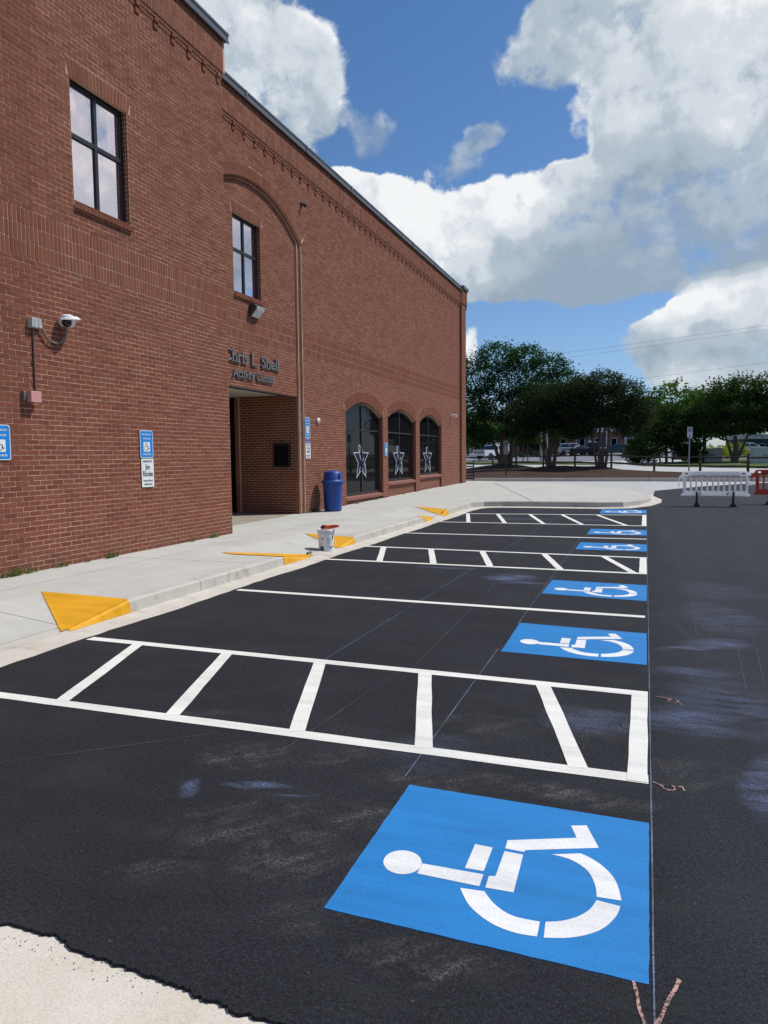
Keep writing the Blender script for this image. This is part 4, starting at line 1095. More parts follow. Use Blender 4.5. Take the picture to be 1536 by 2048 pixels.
# --- low arched windows
def arch_window(L):
    A = L['open']; z0 = L['z0']; c = L['c']; fl = S(c) - .04
    # stepped jambs
    for k, (hw, d0, d1) in enumerate(((1.625, .006, .07), (1.565, .07, .135))):
        for sgn in (-1, 1):
            u0, u1 = sorted((c + sgn * hw, c + sgn * (hw + .3)))
            mb = MB(); mb.box(XF - d1, XF - d0 - .055 * (k == 0), u0, u1, fl, 3.02 + .02 * k); bput(mb, 'window_jamb', M_MORTAR)
        lay(FY(c + hw), XF - d1, XF - (0 if k == 0 else d0), [(a, b, 'head') for a, b, _ in courses(fl, 3.0, C1)], [], out=.002)
    lay(FX(XF - .07), c + 1.565, c + 1.625, [(a, b, 'head') for a, b, _ in courses(fl, 3.0, C1)], [], out=.002)
    # second arch step
    mb = MB()
    ins = Arch(c, 1.565, 2.985, -0.22, 3.545, fl).loop()
    outl = [(c + 1.95, fl - .01), (c + 1.95, 3.75), (c - 1.95, 3.75), (c - 1.95, fl - .01)]
    mb.plate([outl, [(u, max(v, fl)) for u, v in ins]], XF - .07 - XF, -.13, wallp(XF)); bput(mb, 'arch_step', M_MORTAR)
    ring(FX(XF - .07), Arch(c, 1.565, 2.985, -0.22, 3.545, fl), 3.545, 3.60, 20, .004)
    xg = XF - .15
    G = Arch(c, 1.56, 2.985, -0.22, 3.54, z0)
    # frame
    f = MB(); w = .06
    Gi = Arch(c, 1.50, 2.97, -0.22, 3.475, z0 + w)
    f.plate([G.loop(), Gi.loop()], 0.022, -.045, wallp(xg))
    f.box(xg - .04, xg + .02, c - .035, c + .035, z0 + w, 3.262)
    for sgn in (-1, 1):
        a, b = sorted((c + sgn * .035, c + sgn * 1.501))
        f.box(xg - .04, xg + .0195, a, b, 2.47, 2.53)
    win = bput(f, 'arched_window', M_DKMETAL)
    for sgn in (-1, 1):
        a, b = sorted((c + sgn * .03, c + sgn * 1.505))
        mb = MB(); mb.box(xg - .02, xg - .012, a, b, z0 + w - .01, 2.475); bput(mb, 'pane', M_GLASS, win)
        mb = MB()
        pts = [(c + sgn * .03, 2.525), (c + sgn * 1.503, 2.525)]
        a0 = math.acos(1.503 / 3.48)
        for k in range(15):
            t = a0 + (pi / 2 - a0) * k / 14
            pts.append((c + sgn * (3.48 * cos(t) if k < 14 else .03), -0.22 + 3.48 * sin(t)))
        mb.prism(pts, -.020, -.012, wallp(xg)); bput(mb, 'pane', M_GLASS, win)
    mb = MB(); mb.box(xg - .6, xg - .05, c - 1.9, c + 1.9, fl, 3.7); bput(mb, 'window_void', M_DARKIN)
    # sill ledge and spandrel
    mb = MB()
    mb.add([(XF - .2, c - 1.61, z0), (XF + .012, c - 1.61, z0 - .075), (XF + .012, c - 1.61, z0 - .15), (XF - .2, c - 1.61, z0 - .15), (XF - .2, c + 1.61, z0), (XF + .012, c + 1.61, z0 - .075), (XF + .012, c + 1.61, z0 - .15), (XF - .2, c + 1.61, z0 - .15)],
           [(0, 1, 2, 3), (7, 6, 5, 4), (0, 4, 5, 1), (1, 5, 6, 2), (2, 6, 7, 3)])
    bput(mb, 'sill', simple('sloped_sill_tile', (0.20, 0.075, 0.055), 0.8, var=.15, scale=14))
    mb = MB(); mb.box(XF - .2, XF - .08, c - 1.56, c + 1.56, fl, z0 - .151); bput(mb, 'spandrel', M_MORTAR)
    lay(FX(XF - .08), c - 1.56, c + 1.56, courses(fl, z0 - .15, C1), [])
    # star decal on the glass: white outline, navy field, white strokes
    star = empty('star_decal', (0, 0, 0)); star.parent = win; star.matrix_parent_inverse = world_of(win).inverted()
    def sp(R1, zc, sx):
        P5 = [(0, 2.17), (.155, 1.795), (.67, 1.79), (.285, 1.46), (.42, .965), (.02, 1.22), (-.42, .965), (-.29, 1.46), (-.67, 1.79), (-.16, 1.795)]
        return [(c + .0 + u * sx, zc + (v - zc) * sx) for u, v in P5]
    mb = MB(); mb.prism(sp(1, 1.55, 1.0), -.011, -.0085, wallp(xg)); bput(mb, 'decal_outline', simple('decal_white', (0.42, 0.44, 0.47), .7, spec=.1), win)
    mb = MB(); mb.prism(sp(1, 1.55, .87), -.0078, -.0065, wallp(xg)); bput(mb, 'decal_field', simple('decal_navy', (0.010, 0.018, 0.048), .8, spec=.08), win)
    mb = MB()
    def stroke(pts, w):
        for a, b in zip(pts, pts[1:]):
            d = Vector((b[0] - a[0], b[1] - a[1])).normalized(); nn = Vector((-d.y, d.x)) * w / 2
            mb.prism([(c + a[0] + nn.x, a[1] + nn.y), (c + a[0] - nn.x, a[1] - nn.y), (c + b[0] - nn.x, b[1] - nn.y), (c + b[0] + nn.x, b[1] + nn.y)], -.006, -.0045, wallp(xg))
    stroke([(-.06, 1.62), (-.20, 1.80), (-.25, 1.93), (-.20, 2.03), (-.11, 1.99), (-.10, 1.86), (-.14, 1.76)], .035)
    stroke([(-.20, 1.78), (-.02, 1.50)], .03); stroke([(.20, 1.40), (.34, 1.42), (.36, 1.34), (.40, 1.08)], .03); stroke([(.10, 1.52), (.24, 1.62)], .025)
    stroke([(.07, 1.30), (.17, 1.13), (.30, 1.05)], .045); stroke([(-.10, 1.32), (-.20, 1.16)], .03)
    bput(mb, 'decal_stroke', bpy.data.materials['decal_white'], win)
    bpy.data.objects.remove(star)
for L in LOWS: arch_window(L)
# --- entrance recess
PY = 16.95
mb = MB()
mb.box(-10.30, XP - .06, PY, PY + .08, 0.1, 3.3)
mb.box(-10.42, -10.301, PY - .06, PY + .08, 0.1, 3.3)
bput(mb, 'recess_wall', M_MORTAR); mb = MB()
mb.box(-11.2, XP - .06, 12.77, 12.85, 0.1, 3.3)
bput(mb, 'recess_wall', M_MORTAR)
lay(FY(PY), -10.30, XP, courses(0.155, 3.28, C1), [])
lay(FY(PY - .06), -10.42, -10.30, [(a, b, 'head') for a, b, _ in courses(0.155, 3.28, C1)], [])
mb = MB(); mb.box(-11.5, XP - .062, 12.84, PY + .06, 3.275, 3.35); bput(mb, 'recess_ceiling', M_SOFFIT)
mb = MB(); mb.box(XP - .14, XP + .002, 12.85, PY, 3.20, 3.223); bput(mb, 'lintel_plate', M_DKMETAL)
mb = MB(); mb.box(-10.0, -9.7, 14.6, 14.9, 3.235, 3.274); bput(mb, 'ceiling_lamp', M_WHITE, bevel=.01)
mb = MB(); mb.box(-11.5, -8.58, 12.84, PY + .02, 0.08, 0.158); bput(mb, 'recess_floor', M_PORCH)
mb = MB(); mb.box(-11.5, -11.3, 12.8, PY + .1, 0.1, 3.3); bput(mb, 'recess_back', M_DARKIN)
XD = -10.62
mb = MB()
for a, b in ((12.86, 12.98), (14.05, 14.13), (15.25, 15.33), (PY - .14, PY - .062)): mb.box(XD - .08, XD, a, b, .158, 3.27)
mb.box(XD - .08, XD - .002, 12.98, PY - .14, 2.35, 2.47); mb.box(XD - .08, XD - .002, 12.98, PY - .14, 3.2, 3.272)
bput(mb, 'door_frame', M_DKMETAL)
for a, b in ((12.98, 14.05), (14.13, 15.25), (15.33, PY - .14)):
    mb = MB()
    mb.box(XD - .06, XD - .02, a + .01, a + .09, .17, 2.34); mb.box(XD - .06, XD - .02, b - .09, b - .01, .17, 2.34)
    mb.box(XD - .06, XD - .021, a + .09, b - .09, .17, .34); mb.box(XD - .06, XD - .021, a + .09, b - .09, 2.24, 2.34)
    d = bput(mb, 'door', M_DKMETAL)
    mb = MB(); mb.box(XD - .045, XD - .035, a + .08, b - .08, .33, 2.25); bput(mb, 'pane', M_GLASS, d)
    mb = MB(); mb.box(XD - .02, XD + .04, b - .08, b - .05, .95, 1.25); bput(mb, 'handle', M_GREYM, d)
    mb = MB(); mb.box(XD - .045, XD - .035, a, b, 2.47, 3.2); bput(mb, 'pane', M_GLASS, bld)
mb = MB(); mb.box(-9.243, -8.784, PY - .10, PY - .012, 1.387, 2.005)
nb = bput(mb, 'notice_case', M_DKMETAL, bevel=.006)
for k in range(3):
    mb = MB(); mb.box(-9.20 + .135 * k, -9.085 + .135 * k, PY - .108, PY - .101, 1.45, 1.94); bput(mb, 'pane', M_GLASS, nb)
# --- turn the bricks into meshes: the 300 that show largest are parts of their own
def px(p):
    v = Vector((p[0], p[1], p[2] - EYE)); x, y, z = v.dot(r2), v.dot(u2), v.dot(fwd)
    if z < .2: return None
    return (768 + FPX * x / z, 1024 - FPX * y / z)
score = []
for i, (fr, q, h, full) in enumerate(ALLB):
    if fr[0] != 'x' or not full: continue
    c = px(fpt(fr, (q[0][0] + q[2][0]) / 2, (q[0][1] + q[2][1]) / 2, h))
    if not c or not (-6 < c[0] < 1540 and -6 < c[1] < 2050) or fr[1] < XN - .001: continue
    s = [px(fpt(fr, *p, h)) for p in q]
    area = abs(sum(s[k][0] * s[(k + 1) % 4][1] - s[(k + 1) % 4][0] * s[k][1] for k in range(4))) / 2
    w, hh = q[1][0] - q[0][0], q[3][1] - q[0][1]
    score.append((area, i, w > hh))
score.sort(reverse=True)
single = {i: run for _, i, run in score[:300]}
def brick_mesh(w, h, d):
    mb = MB(); e = .0025
    x0, x1, y0, y1 = -w / 2, w / 2, -h / 2, h / 2
    mb.add([(-.012, x0, y0), (-.012, x1, y0), (-.012, x1, y1), (-.012, x0, y1), (d - e, x0, y0), (d - e, x1, y0), (d - e, x1, y1), (d - e, x0, y1), (d, x0 + e, y0 + e), (d, x1 - e, y0 + e), (d, x1 - e, y1 - e), (d, x0 + e, y1 - e)],
           [(0, 1, 5, 4), (1, 2, 6, 5), (2, 3, 7, 6), (3, 0, 4, 7), (4, 5, 9, 8), (5, 6, 10, 9), (6, 7, 11, 10), (7, 4, 8, 11), (8, 9, 10, 11)])
    return mb.mesh('brick', M_BRICK1)
cache = {}
vv, ff = [], []
for i, (fr, q, h, full) in enumerate(ALLB):
    if i in single:
        w, hh = q[1][0] - q[0][0], q[3][1] - q[0][1]
        key = (round(w, 3), round(hh, 2))
        if key not in cache: cache[key] = brick_mesh(w, hh - .0, .0055)
        o = bpy.data.objects.new('brick', cache[key])
        o.location = Vector(fpt(fr, (q[0][0] + q[2][0]) / 2, (q[0][1] + q[2][1]) / 2, rb.uniform(-.0008, .0018))) - bld.location
        o.rotation_euler = (rb.uniform(-.006, .006), 0, rb.uniform(-.008, .008))
        put(o, bld)
        continue
    b = len(vv)
    vv += [fpt(fr, *p, h) for p in q] + [fpt(fr, *p, -.012) for p in q]
    ff += [(b, b + 1, b + 2, b + 3), (b, b + 4, b + 5, b + 1), (b + 1, b + 5, b + 6, b + 2), (b + 2, b + 6, b + 7, b + 3), (b + 3, b + 7, b + 4, b)]
mb = MB(); mb.v, mb.f = vv, ff
o = bput(mb, 'brickwork', M_BRICK, fix=True)
o['kind'] = 'stuff'

# ------------------------------------------------------------------ things on the wall
def text_mesh(txt, size, name, m, parent, loc, rot, depth=0.0, sx=1.0, bold=0.0, align='CENTER', spacing=1.0):
    cu = bpy.data.curves.new('lettering', 'FONT')
    cu.body = txt; cu.size = size; cu.extrude = depth; cu.align_x = align; cu.align_y = 'CENTER'; cu.offset = bold
    cu.space_character = spacing; cu.resolution_u = 3
    to = bpy.data.objects.new('lettering', cu); COL.objects.link(to)
    dg = bpy.context.evaluated_depsgraph_get(); dg.update()
    me = bpy.data.meshes.new_from_object(to.evaluated_get(dg))
    bpy.data.objects.remove(to); bpy.data.curves.remove(cu)
    me.name = name; me.materials.clear(); me.materials.append(m)
    o = put(bpy.data.objects.new(name, me), parent)
    o.location = loc; o.rotation_euler = rot; o.scale = (sx, 1, 1)
    return o
RW = (pi / 2, 0, pi / 2)          # text upright on a wall that faces +X, reading along +Y
def rrect(u0, u1, v0, v1, r, n=4):
    out = []
    for cx, cy, a0 in ((u1 - r, v1 - r, 0), (u0 + r, v1 - r, pi / 2), (u0 + r, v0 + r, pi), (u1 - r, v0 + r, 3 * pi / 2)):
        for k in range(n + 1):
            a = a0 + pi / 2 * k / n
            out.append((cx + r * cos(a), cy + r * sin(a)))
    return out
lp = lambda u, v, h: (h, u, v)     # local frame of a wall sign
WCH = [[(.5 + .07 * cos(2 * pi * k / 12), .93 + .07 * sin(2 * pi * k / 12)) for k in range(12)],
       [(.46, .86), (.54, .86), (.56, .62), (.78, .62), (.78, .56), (.48, .56)], [(.70, .58), (.78, .60), (.90, .30), (.98, .33), (1.0, .26), (.86, .20)],
       [(.50 + .30 * cos(t), .36 + .32 * sin(t)) for t in [radians(a) for a in range(110, 391, 20)]] + [(.50 + .24 * cos(t), .36 + .26 * sin(t)) for t in [radians(a) for a in range(390, 109, -20)]]]
def permit_sign(xw, y0, y1, z0, z1, label, group='blue accessible parking signs on the brick wall', lines=True):
    yc, zc = (y0 + y1) / 2, (z0 + z1) / 2
    w, h = (y1 - y0) / 2, (z1 - z0) / 2
    root = empty('parking_sign', (xw + .012, yc, zc), 0, label, 'parking sign', group)
    mb = MB(); mb.prism(rrect(-w, w, -h, h, .035), -.002, .001, lp); mb.build('plate', M_SIGNW, root)
    mb = MB(); mb.prism(rrect(-w + .011, w - .011, -h + .011, h - .011, .028), .0012, .0022, lp); mb.build('face', M_SIGNB, root)
    for v, txt, s in ((.70, 'PERMIT PARKING ONLY', .034), (.40, 'TOW AWAY ZONE', .034), (-.74, 'MAXIMUM FINE $500', .034)):
        text_mesh(txt, s, 'lettering', M_SIGNW, root, (.0032, 0, h * v), RW, sx=.62, bold=.001)
    mb = MB(); mb.prism(rrect(-w * .50, w * .50, -h * .54, h * .16, .012), .0026, .0034, lp); pc = mb.build('symbol_panel', M_SIGNW, root)
    mb = MB()
    for poly in WCH:
        mb.prism([((u - .6) * w * .95, -h * .51 + v * h * .64) for u, v in poly], .0038, .0046, lp)
    mb.build('symbol', M_INK, root)
    return root
def reserved_sign(xw, y0, y1, z0, z1, rows, label):
    yc, zc = (y0 + y1) / 2, (z0 + z1) / 2
    w, h = (y1 - y0) / 2, (z1 - z0) / 2
    root = empty('name_sign', (xw + .010, yc, zc), 0, label, 'parking sign', 'white reserved space signs below the blue signs')
    mb = MB(); mb.prism(rrect(-w, w, -h, h, .012), -.002, .0015, lp); mb.build('plate', M_SIGNW, root)
    for v, txt, s, sx, bo in rows:
        text_mesh(txt, s, 'lettering', M_INK, root, (.003, 0, h * v), RW, sx=sx, bold=bo)
    return root
XB = XN + .008
permit_sign(XB, 6.725, 7.042, 1.652, 2.10, 'blue parking sign cut by the photo edge, under the faded red box')
permit_sign(XB, 9.557, 9.880, 1.664, 2.112, 'blue permit parking sign above the small white sign on the near wall')
reserved_sign(XB, 9.575, 9.880, 1.190, 1.652, [(.80, 'RESERVED FOR', .046, .72, .0012), (.40, 'Jim', .125, .74, .003), (-.08, 'Rhodes', .125, .66, .003), (-.55, 'During All School', .042, .78, .0012), (-.80, 'Athletic Events', .042, .78, .0012)], 'white reserved space sign with two large words, on the near wall')
XC = XF + .008
permit_sign(XC, 17.13, 17.43, 2.165, 2.70, 'tall blue parking sign beside the arch jamb, above the navy plate')
root = empty('van_plate', (XC + .011, 17.283, 2.09), 0, 'small navy plate between a blue and a white sign by the arch jamb', 'parking sign')
mb = MB(); mb.prism(rrect(-.148, .148, -.07, .07, .01), -.002, .001, lp); mb.build('plate', M_SIGNW, root)
mb = MB(); mb.prism(rrect(-.138, .138, -.06, .06, .008), .0012, .002, lp); mb.build('face', M_SIGNN, root)
text_mesh('VAN', .055, 'lettering', M_SIGNW, root, (.003, 0, .026), RW, sx=.8, bold=.001)
text_mesh('ACCESSIBLE', .036, 'lettering', M_SIGNW, root, (.003, 0, -.03), RW, sx=.8, bold=.001)
reserved_sign(XC, 17.145, 17.435, 1.617, 2.012, [(.80, 'RESERVED FOR', .044, .70, .0012), (.38, 'Chris', .11, .8, .003), (-.08, 'Snell', .11, .8, .003), (-.56, 'During All School', .04, .78, .0012), (-.80, 'Athletic Events', .04, .78, .0012)], 'white reserved space sign beside the arch jamb, left of the blue bin')
permit_sign(XC, 23.25, 23.555, 1.668, 2.128, 'small blue parking sign on the brick pier between two arched windows')
# raised letters over the entrance: strokes with slab serifs
SERIF = {'C': 'rc', 'h': 'lb', 'r': 'lb', 'i': 'lb', 's': '', 'L': 'L', '.': '', 'S': '', 'n': 'lb', 'e': '', 'l': 'lb', 'A': 'A', 'c': '', 't': '', 'v': 'v', 'y': 'v'}
lett = empty('wall_lettering', (XP + .03, 15, 3.4), 0, 'raised grey metal letters in two lines above the entrance recess', 'lettering')
def letter_row(txt, y_start, y_end, zb, size):
    cu = bpy.data.curves.new('m', 'FONT'); cu.size = size
    to = bpy.data.objects.new('m', cu); COL.objects.link(to)
    def width(s):
        cu.body = s
        dg = bpy.context.evaluated_depsgraph_get(); dg.update()
        me = bpy.data.meshes.new_from_object(to.evaluated_get(dg))
        if not len(me.vertices): return 0, 0
        xs = [v.co.x for v in me.vertices]; r = (min(xs), max(xs)); bpy.data.meshes.remove(me); return r
    total = width(txt)[1]
    k = (y_end - y_start) / total
    for i, ch in enumerate(txt):
        if ch == ' ': continue
        lo, _ = width(txt[:i] + ch) if i == 0 else (width(txt[:i + 1])[1] - (width(ch)[1] - width(ch)[0]), 0)
        lo0 = width(ch)[0]
        y = y_start + (lo - lo0) * k
        o = text_mesh(ch, size, 'letter', M_LETTER, lett, (0, y - 15, zb - 3.4), RW, depth=.018, sx=k, bold=size * .010, align='LEFT')
        o.data.transform(Matrix.Translation((0, size * .36, 0)))
        xs = [v.co.x for v in o.data.vertices]; ys = [v.co.y for v in o.data.vertices]
        x0, x1, y0, y1 = min(xs), max(xs), min(ys), max(ys)
        base = zb
        o.data.transform(Matrix.Translation((0, -(y0 if ch not in 'y' else size * -0.0 + y0 + (size * .19 if ch == 'y' else 0)), 0)))
        h = y1 - y0
        st, sl = size * .13, size * .05
        bm = bmesh.new(); bm.from_mesh(o.data)
        def slab(xa, xb, ya):
            r = bmesh.ops.create_cube(bm, size=1)
            for v in r['verts']:
                v.co.x = xa if v.co.x < 0 else xb; v.co.y = ya if v.co.y < 0 else ya + sl; v.co.z = -.0185 if v.co.z < 0 else .0185
        e = size * .055
        kd = SERIF.get(ch, '')
        if kd == 'lb':
            slab(x0 - e, x0 + st + e, 0); slab(x0 - e, x0 + st * .7, h - sl if ch in 'hl' else size * .52 - sl)
            if ch in 'hn': slab(x1 - st - e, x1 + e, 0)
        elif kd == 'L': slab(x0 - e, x0 + st + e, h - sl); slab(x0 - e, x1, 0); slab(x1 - sl, x1, sl)
        elif kd == 'A': slab(x0 - e, x0 + st, 0); slab(x1 - st, x1 + e, 0)
        elif kd == 'v': slab(x0 - e, x0 + st, size * .52 - sl); slab(x1 - st, x1 + e, size * .52 - sl)
        bm.to_mesh(o.data); bm.free()
    bpy.data.objects.remove(to)
letter_row('Chris L. Snell', 13.44, 15.89, 3.765, .385)
letter_row('Activity Center', 13.81, 15.66, 3.435, .275)
# flood light over the entrance
root = empty('wall_light', (XP, 14.80, 5.0), 0, 'grey wall pack light with a clear lens, under the window over the entrance', 'wall light'); root.scale = (.85, .85, .85)
mb = MB()
prof = [(0.008, -.15), (.05, -.15), (.20, .02), (.23, .12), (.17, .165), (.008, .165)]
mb.prism(prof, -.24, .24, lambda u, v, h: (u, h, v)); mb.build('housing', simple('bronze_lamp_housing', (.055, .052, .048), .5), root, bevel=.012)
mb = MB(); mb.prism([(.056, -.158), (.215, .012), (.25, .10), (.235, .105), (.19, .02), (.05, -.135)], -.20, .20, lambda u, v, h: (u, h, v)); mb.build('lens', simple('prismatic_lens', (.55, .57, .57), .15, var=.2, scale=14), root, bevel=.006)
# camera with conduit on the near wall
root = empty('security_camera', (XN, 8.03, 3.57), 0, 'white dome security camera with a peaked hood, on the near brick wall', 'security camera')
mb = MB(); mb.lathe([(.001, .085), (.05, .083), (.085, .06), (.095, .02), (.092, -.03), (.075, -.07), (.05, -.085), (.001, -.087)], 20)
o = mb.build('housing', M_WHITE, root, smooth=True); o.location = (.10, 0, 0); o.scale = (1.05, 1.15, 1)
mb = MB(); mb.lathe([(.075, 0), (.075, .06)], 16); o = mb.build('mount', M_WHITE, root, smooth=True); o.rotation_euler = (0, pi / 2, 0); o.location = (.004, 0, 0)
mb = MB(); mb.lathe([(.001, .062), (.03, .056), (.052, .036), (.062, 0)], 16); o = mb.build('lens', simple('black_dome', (.008, .008, .009), .08), root, smooth=True); o.rotation_euler = (radians(38), radians(88), 0); o.location = (.135, -.055, -.030); o.scale = (1.1, 1.1, 1.1)
mb = MB()
n = 10
for k in range(n):
    a0, a1 = -pi / 2 + pi * k / n, -pi / 2 + pi * (k + 1) / n
    f = lambda a, r, z: (.08 + r * cos(a) * 1.5, r * sin(a) * 1.05, z)
    mb.quad(f(a0, .10, .055), f(a1, .10, .055), f(a1, .135, .012), f(a0, .135, .012)); mb.quad(f(a0, .135, .012), f(a1, .135, .012), f(a1, .128, .006), f(a0, .128, .006)); mb.quad(f(a0, .128, .006), f(a1, .128, .006), f(a1, .095, .045), f(a0, .095, .045))
o = mb.build('hood', M_WHITE, root); o.rotation_euler = (radians(6), 0, radians(8))
root = empty('junction_box', (XN, 7.50, 3.455), 0, 'light grey metal box joined by a hose to the white camera', 'electrical box')
mb = MB(); mb.box(.004, .085, -.08, .08, -.062, .062); mb.build('box', M_GREYP, root, bevel=.006)
mb = MB()
for k in (-.035, .03): mb.box(.0855, .089, k - .012, k + .012, -.055, .055)
mb.build('cover_rib', M_GREYM, root)
root = empty('cable_hose', (XN, 7.8, 3.4), 0, 'grey flexible hose sagging between the grey box and the camera', 'hose')
pts = [(.04, -.215, .045), (.045, -.16, -.02), (.045, -.10, -.10), (.045, -.02, -.145), (.05, .07, -.155), (.055, .15, -.12), (.06, .21, -.03), (.075, .232, .09)]
def smoothpts(p, n=5):
    out = []
    for i in range(len(p) - 1):
        p0, p1, p2, p3 = [Vector(p[max(0, min(len(p) - 1, i + j))]) for j in (-1, 0, 1, 2)]
        for k in range(n):
            t = k / n
            out.append(.5 * ((2 * p1) + (p2 - p0) * t + (2 * p0 - 5 * p1 + 4 * p2 - p3) * t * t + (3 * p1 - p0 - 3 * p2 + p3) * t ** 3))
    return out + [Vector(p[-1])]
mb = MB(); mb.tube(smoothpts(pts), .0135, 8); mb.build('hose', simple('grey_hose', (.20, .155, .135), .6), root, smooth=True)
mb = MB(); mb.tube([(.04, -.22, .045), (.042, -.19, .02)], .02, 8); mb.build('fitting', M_WHITE, root)
root = empty('conduit', (XN, 7.49, 2.97), 0, 'thin brown conduit running down from the grey box to the red box', 'conduit')
mb = MB(); mb.tube([(.02, .005, .425), (.02, .002, .0), (.02, -.002, -.42)], .014, 8); mb.build('pipe', M_BROWNP, root, smooth=True)
mb = MB(); mb.box(.004, .036, -.025, .025, -.012, .012); mb.build('clip', M_BROWNP, root)
root = empty('alarm_box', (XN, 7.38, 2.478), 0, 'faded red square box on a grey back box, below the thin conduit', 'alarm box')
mb = MB(); mb.box(.004, .055, -.12, .09, -.055, .07); mb.build('back_box', simple('dull_brown_box', (.16, .125, .105), .6), root, bevel=.004)
mb = MB(); mb.box(.0555, .125, -.07, .105, -.072, .075); mb.build('cover', M_PINK, root, bevel=.006)
mb = MB(); mb.box(.07, .10, .106, .14, -.02, .01); mb.build('latch', M_BLACK, root)
# small fittings on the far wall
root = empty('wall_camera', (XF, 32.3, 3.52), 0, 'small white camera high on the far end of the long wall', 'security camera')
mb = MB(); mb.box(.004, .05, -.05, .05, -.05, .05); mb.build('bracket', M_WHITE, root)
mb = MB(); mb.tube([(.05, 0, 0), (.14, -.05, -.02), (.30, -.16, -.06)], [.03, .05, .055], 10); mb.build('body', M_WHITE, root, smooth=True)
root = empty('alarm_bell', (XF, 17.95, 2.64), 0, 'small round white alarm bell between the blue sign and the first arched window', 'alarm bell')
mb = MB(); mb.lathe([(.075, 0), (.078, .02), (.06, .045), (.03, .058), (.001, .06)], 18); o = mb.build('gong', M_WHITE, root, smooth=True); o.rotation_euler = (0, pi / 2, 0); o.location = (.01, 0, 0)
mb = MB(); mb.lathe([(.018, 0), (.012, .02), (.001, .024)], 10); o = mb.build('boss', M_GREYM, root); o.rotation_euler = (0, pi / 2, 0); o.location = (.068, 0, 0)
root = empty('flood_lamp', (XF, 17.16, 8.14), 0, 'tiny black lamp fitting above the right end of the big brick arch', 'wall light')
mb = MB(); mb.box(.008, .04, -.035, .035, -.05, .05); mb.build('plate', M_BLACK, root)
mb = MB(); mb.tube([(.04, 0, 0), (.09, 0, .0), (.13, -.02, -.06)], [.015, .03, .048], 10); mb.build('head', M_BLACK, root)

# ------------------------------------------------------------------ bin, bucket
root = empty('waste_bin', (-8.03, 17.93, S(17.9) + .004), 0, 'tall blue plastic waste bin with a domed lid against the brick wall', 'waste bin')
fl = lambda k, seg, z: 1.0 + (.028 if (k % 6) in (0, 1) and .08 < z < .70 else 0)
mb = MB(); mb.lathe([(.225, 0), (.232, .012), (.238, .08), (.268, .70), (.274, .74), (.292, .745), (.295, .785), (.27, .79)], 48, flute=fl)
mb.build('body', M_BIN, root, smooth=True)
mb = MB(); mb.lathe([(.300, .775), (.318, .782), (.318, .812), (.300, .822), (.262, .845), (.255, .86), (.238, 1.045), (.20, 1.085), (.09, 1.105), (.001, 1.108)], 36)
lid = mb.build('lid', M_BIN, root, smooth=True)
mb = MB(); mb.box(.225, .252, -.13, .13, .885, 1.03, .006); o = mb.build('flap', M_BIN, root, bevel=.01); o.rotation_euler = (0, 0, radians(5)); 
ha = radians(-95)
for sgn in (0, 1):
    a = ha + pi * sgn
    u = Vector((cos(a), sin(a), 0)); w = Vector((-sin(a), cos(a), 0))
    base = u * .27
    pts = [base + w * .085 + Vector((0, 0, .735)) + u * .005, base + w * .075 + u * .035 + Vector((0, 0, .68)), base + w * .055 + u * .035 + Vector((0, 0, .62)), base - w * .055 + u * .035 + Vector((0, 0, .62)), base - w * .075 + u * .035 + Vector((0, 0, .68)), base - w * .085 + u * .005 + Vector((0, 0, .735))]
    mb = MB(); mb.tube(pts, .011, 8); mb.build('handle', simple('bin_handle_plastic', (.10, .15, .36), .4), root, smooth=True)
bx, by = -5.23, 11.36
bz = walk_z(bx, by) + .002
BK = empty('paint_bucket', (bx, by, T(by) + .02), 0, 'white plastic paint bucket standing on the kerb edge by the yellow flare', 'bucket'); BK.scale = (.94, .94, .94)
mb = MB(); mb.lathe([(.128, 0), (.134, .006), (.150, .335), (.158, .335), (.158, .352), (.151, .352), (.1515, .385), (.140, .385), (.138, .34), (.001, .338)], 36)
mb.build('body', M_WHITE, BK, smooth=True)
mb = MB(); mb.lathe([(.164, .362), (.166, .392), (.158, .402), (.140, .400), (.136, .392), (.001, .392)], 36); mb.build('lid', M_WHITE, BK, smooth=True)
hp = []
for k in range(13):
    t = pi * k / 12
    hp.append((.163 * cos(t) * .6 + .163 * .45 * sin(t) * 1.15, -.163 * cos(t) * .8 + .02 * sin(t), .345 - .20 * sin(t)))
mb = MB(); mb.tube([(.163 * cos(radians(-75) + radians(150) * k / 12) * (1 + .06 * sin(pi * k / 12)), .163 * sin(radians(-75) + radians(150) * k / 12), .345 - .20 * sin(pi * k / 12)) for k in range(13)], .003, 6); mb.build('bail_handle', M_GREYM, BK)
mb = MB(); mb.tube([(.174, -.035, .150), (.176, 0, .146), (.174, .035, .150)], .011, 8); mb.build('grip', simple('cream_grip', (.62, .52, .24), .5), BK)
def on_bucket(a, z, da, dz, m, name):
    mb = MB(); R = lambda z: .1345 + (z / .335) * .0165 + .0012
    n = 6
    for k in range(n):
        a0, a1 = a - da + 2 * da * k / n, a - da + 2 * da * (k + 1) / n
        mb.quad((R(z - dz) * cos(a0), R(z - dz) * sin(a0), z - dz), (R(z - dz) * cos(a1), R(z - dz) * sin(a1), z - dz), (R(z + dz) * cos(a1), R(z + dz) * sin(a1), z + dz), (R(z + dz) * cos(a0), R(z + dz) * sin(a0), z + dz))
    return mb.build(name, m, BK)
on_bucket(radians(-98), .050, .26, .042, simple('blue_paint_splash', (.02, .09, .19), .5), 'paint_splash')
on_bucket(radians(-92), .235, .14, .010, M_INK, 'paint_splash'); on_bucket(radians(-10), .245, .10, .03, M_INK, 'label_mark'); on_bucket(radians(-22), .065, .10, .014, M_INK, 'label_mark')
lab = simple('bucket_label', (.60, .61, .66), .5)
on_bucket(radians(-42), .15, .30, .11, lab, 'label')
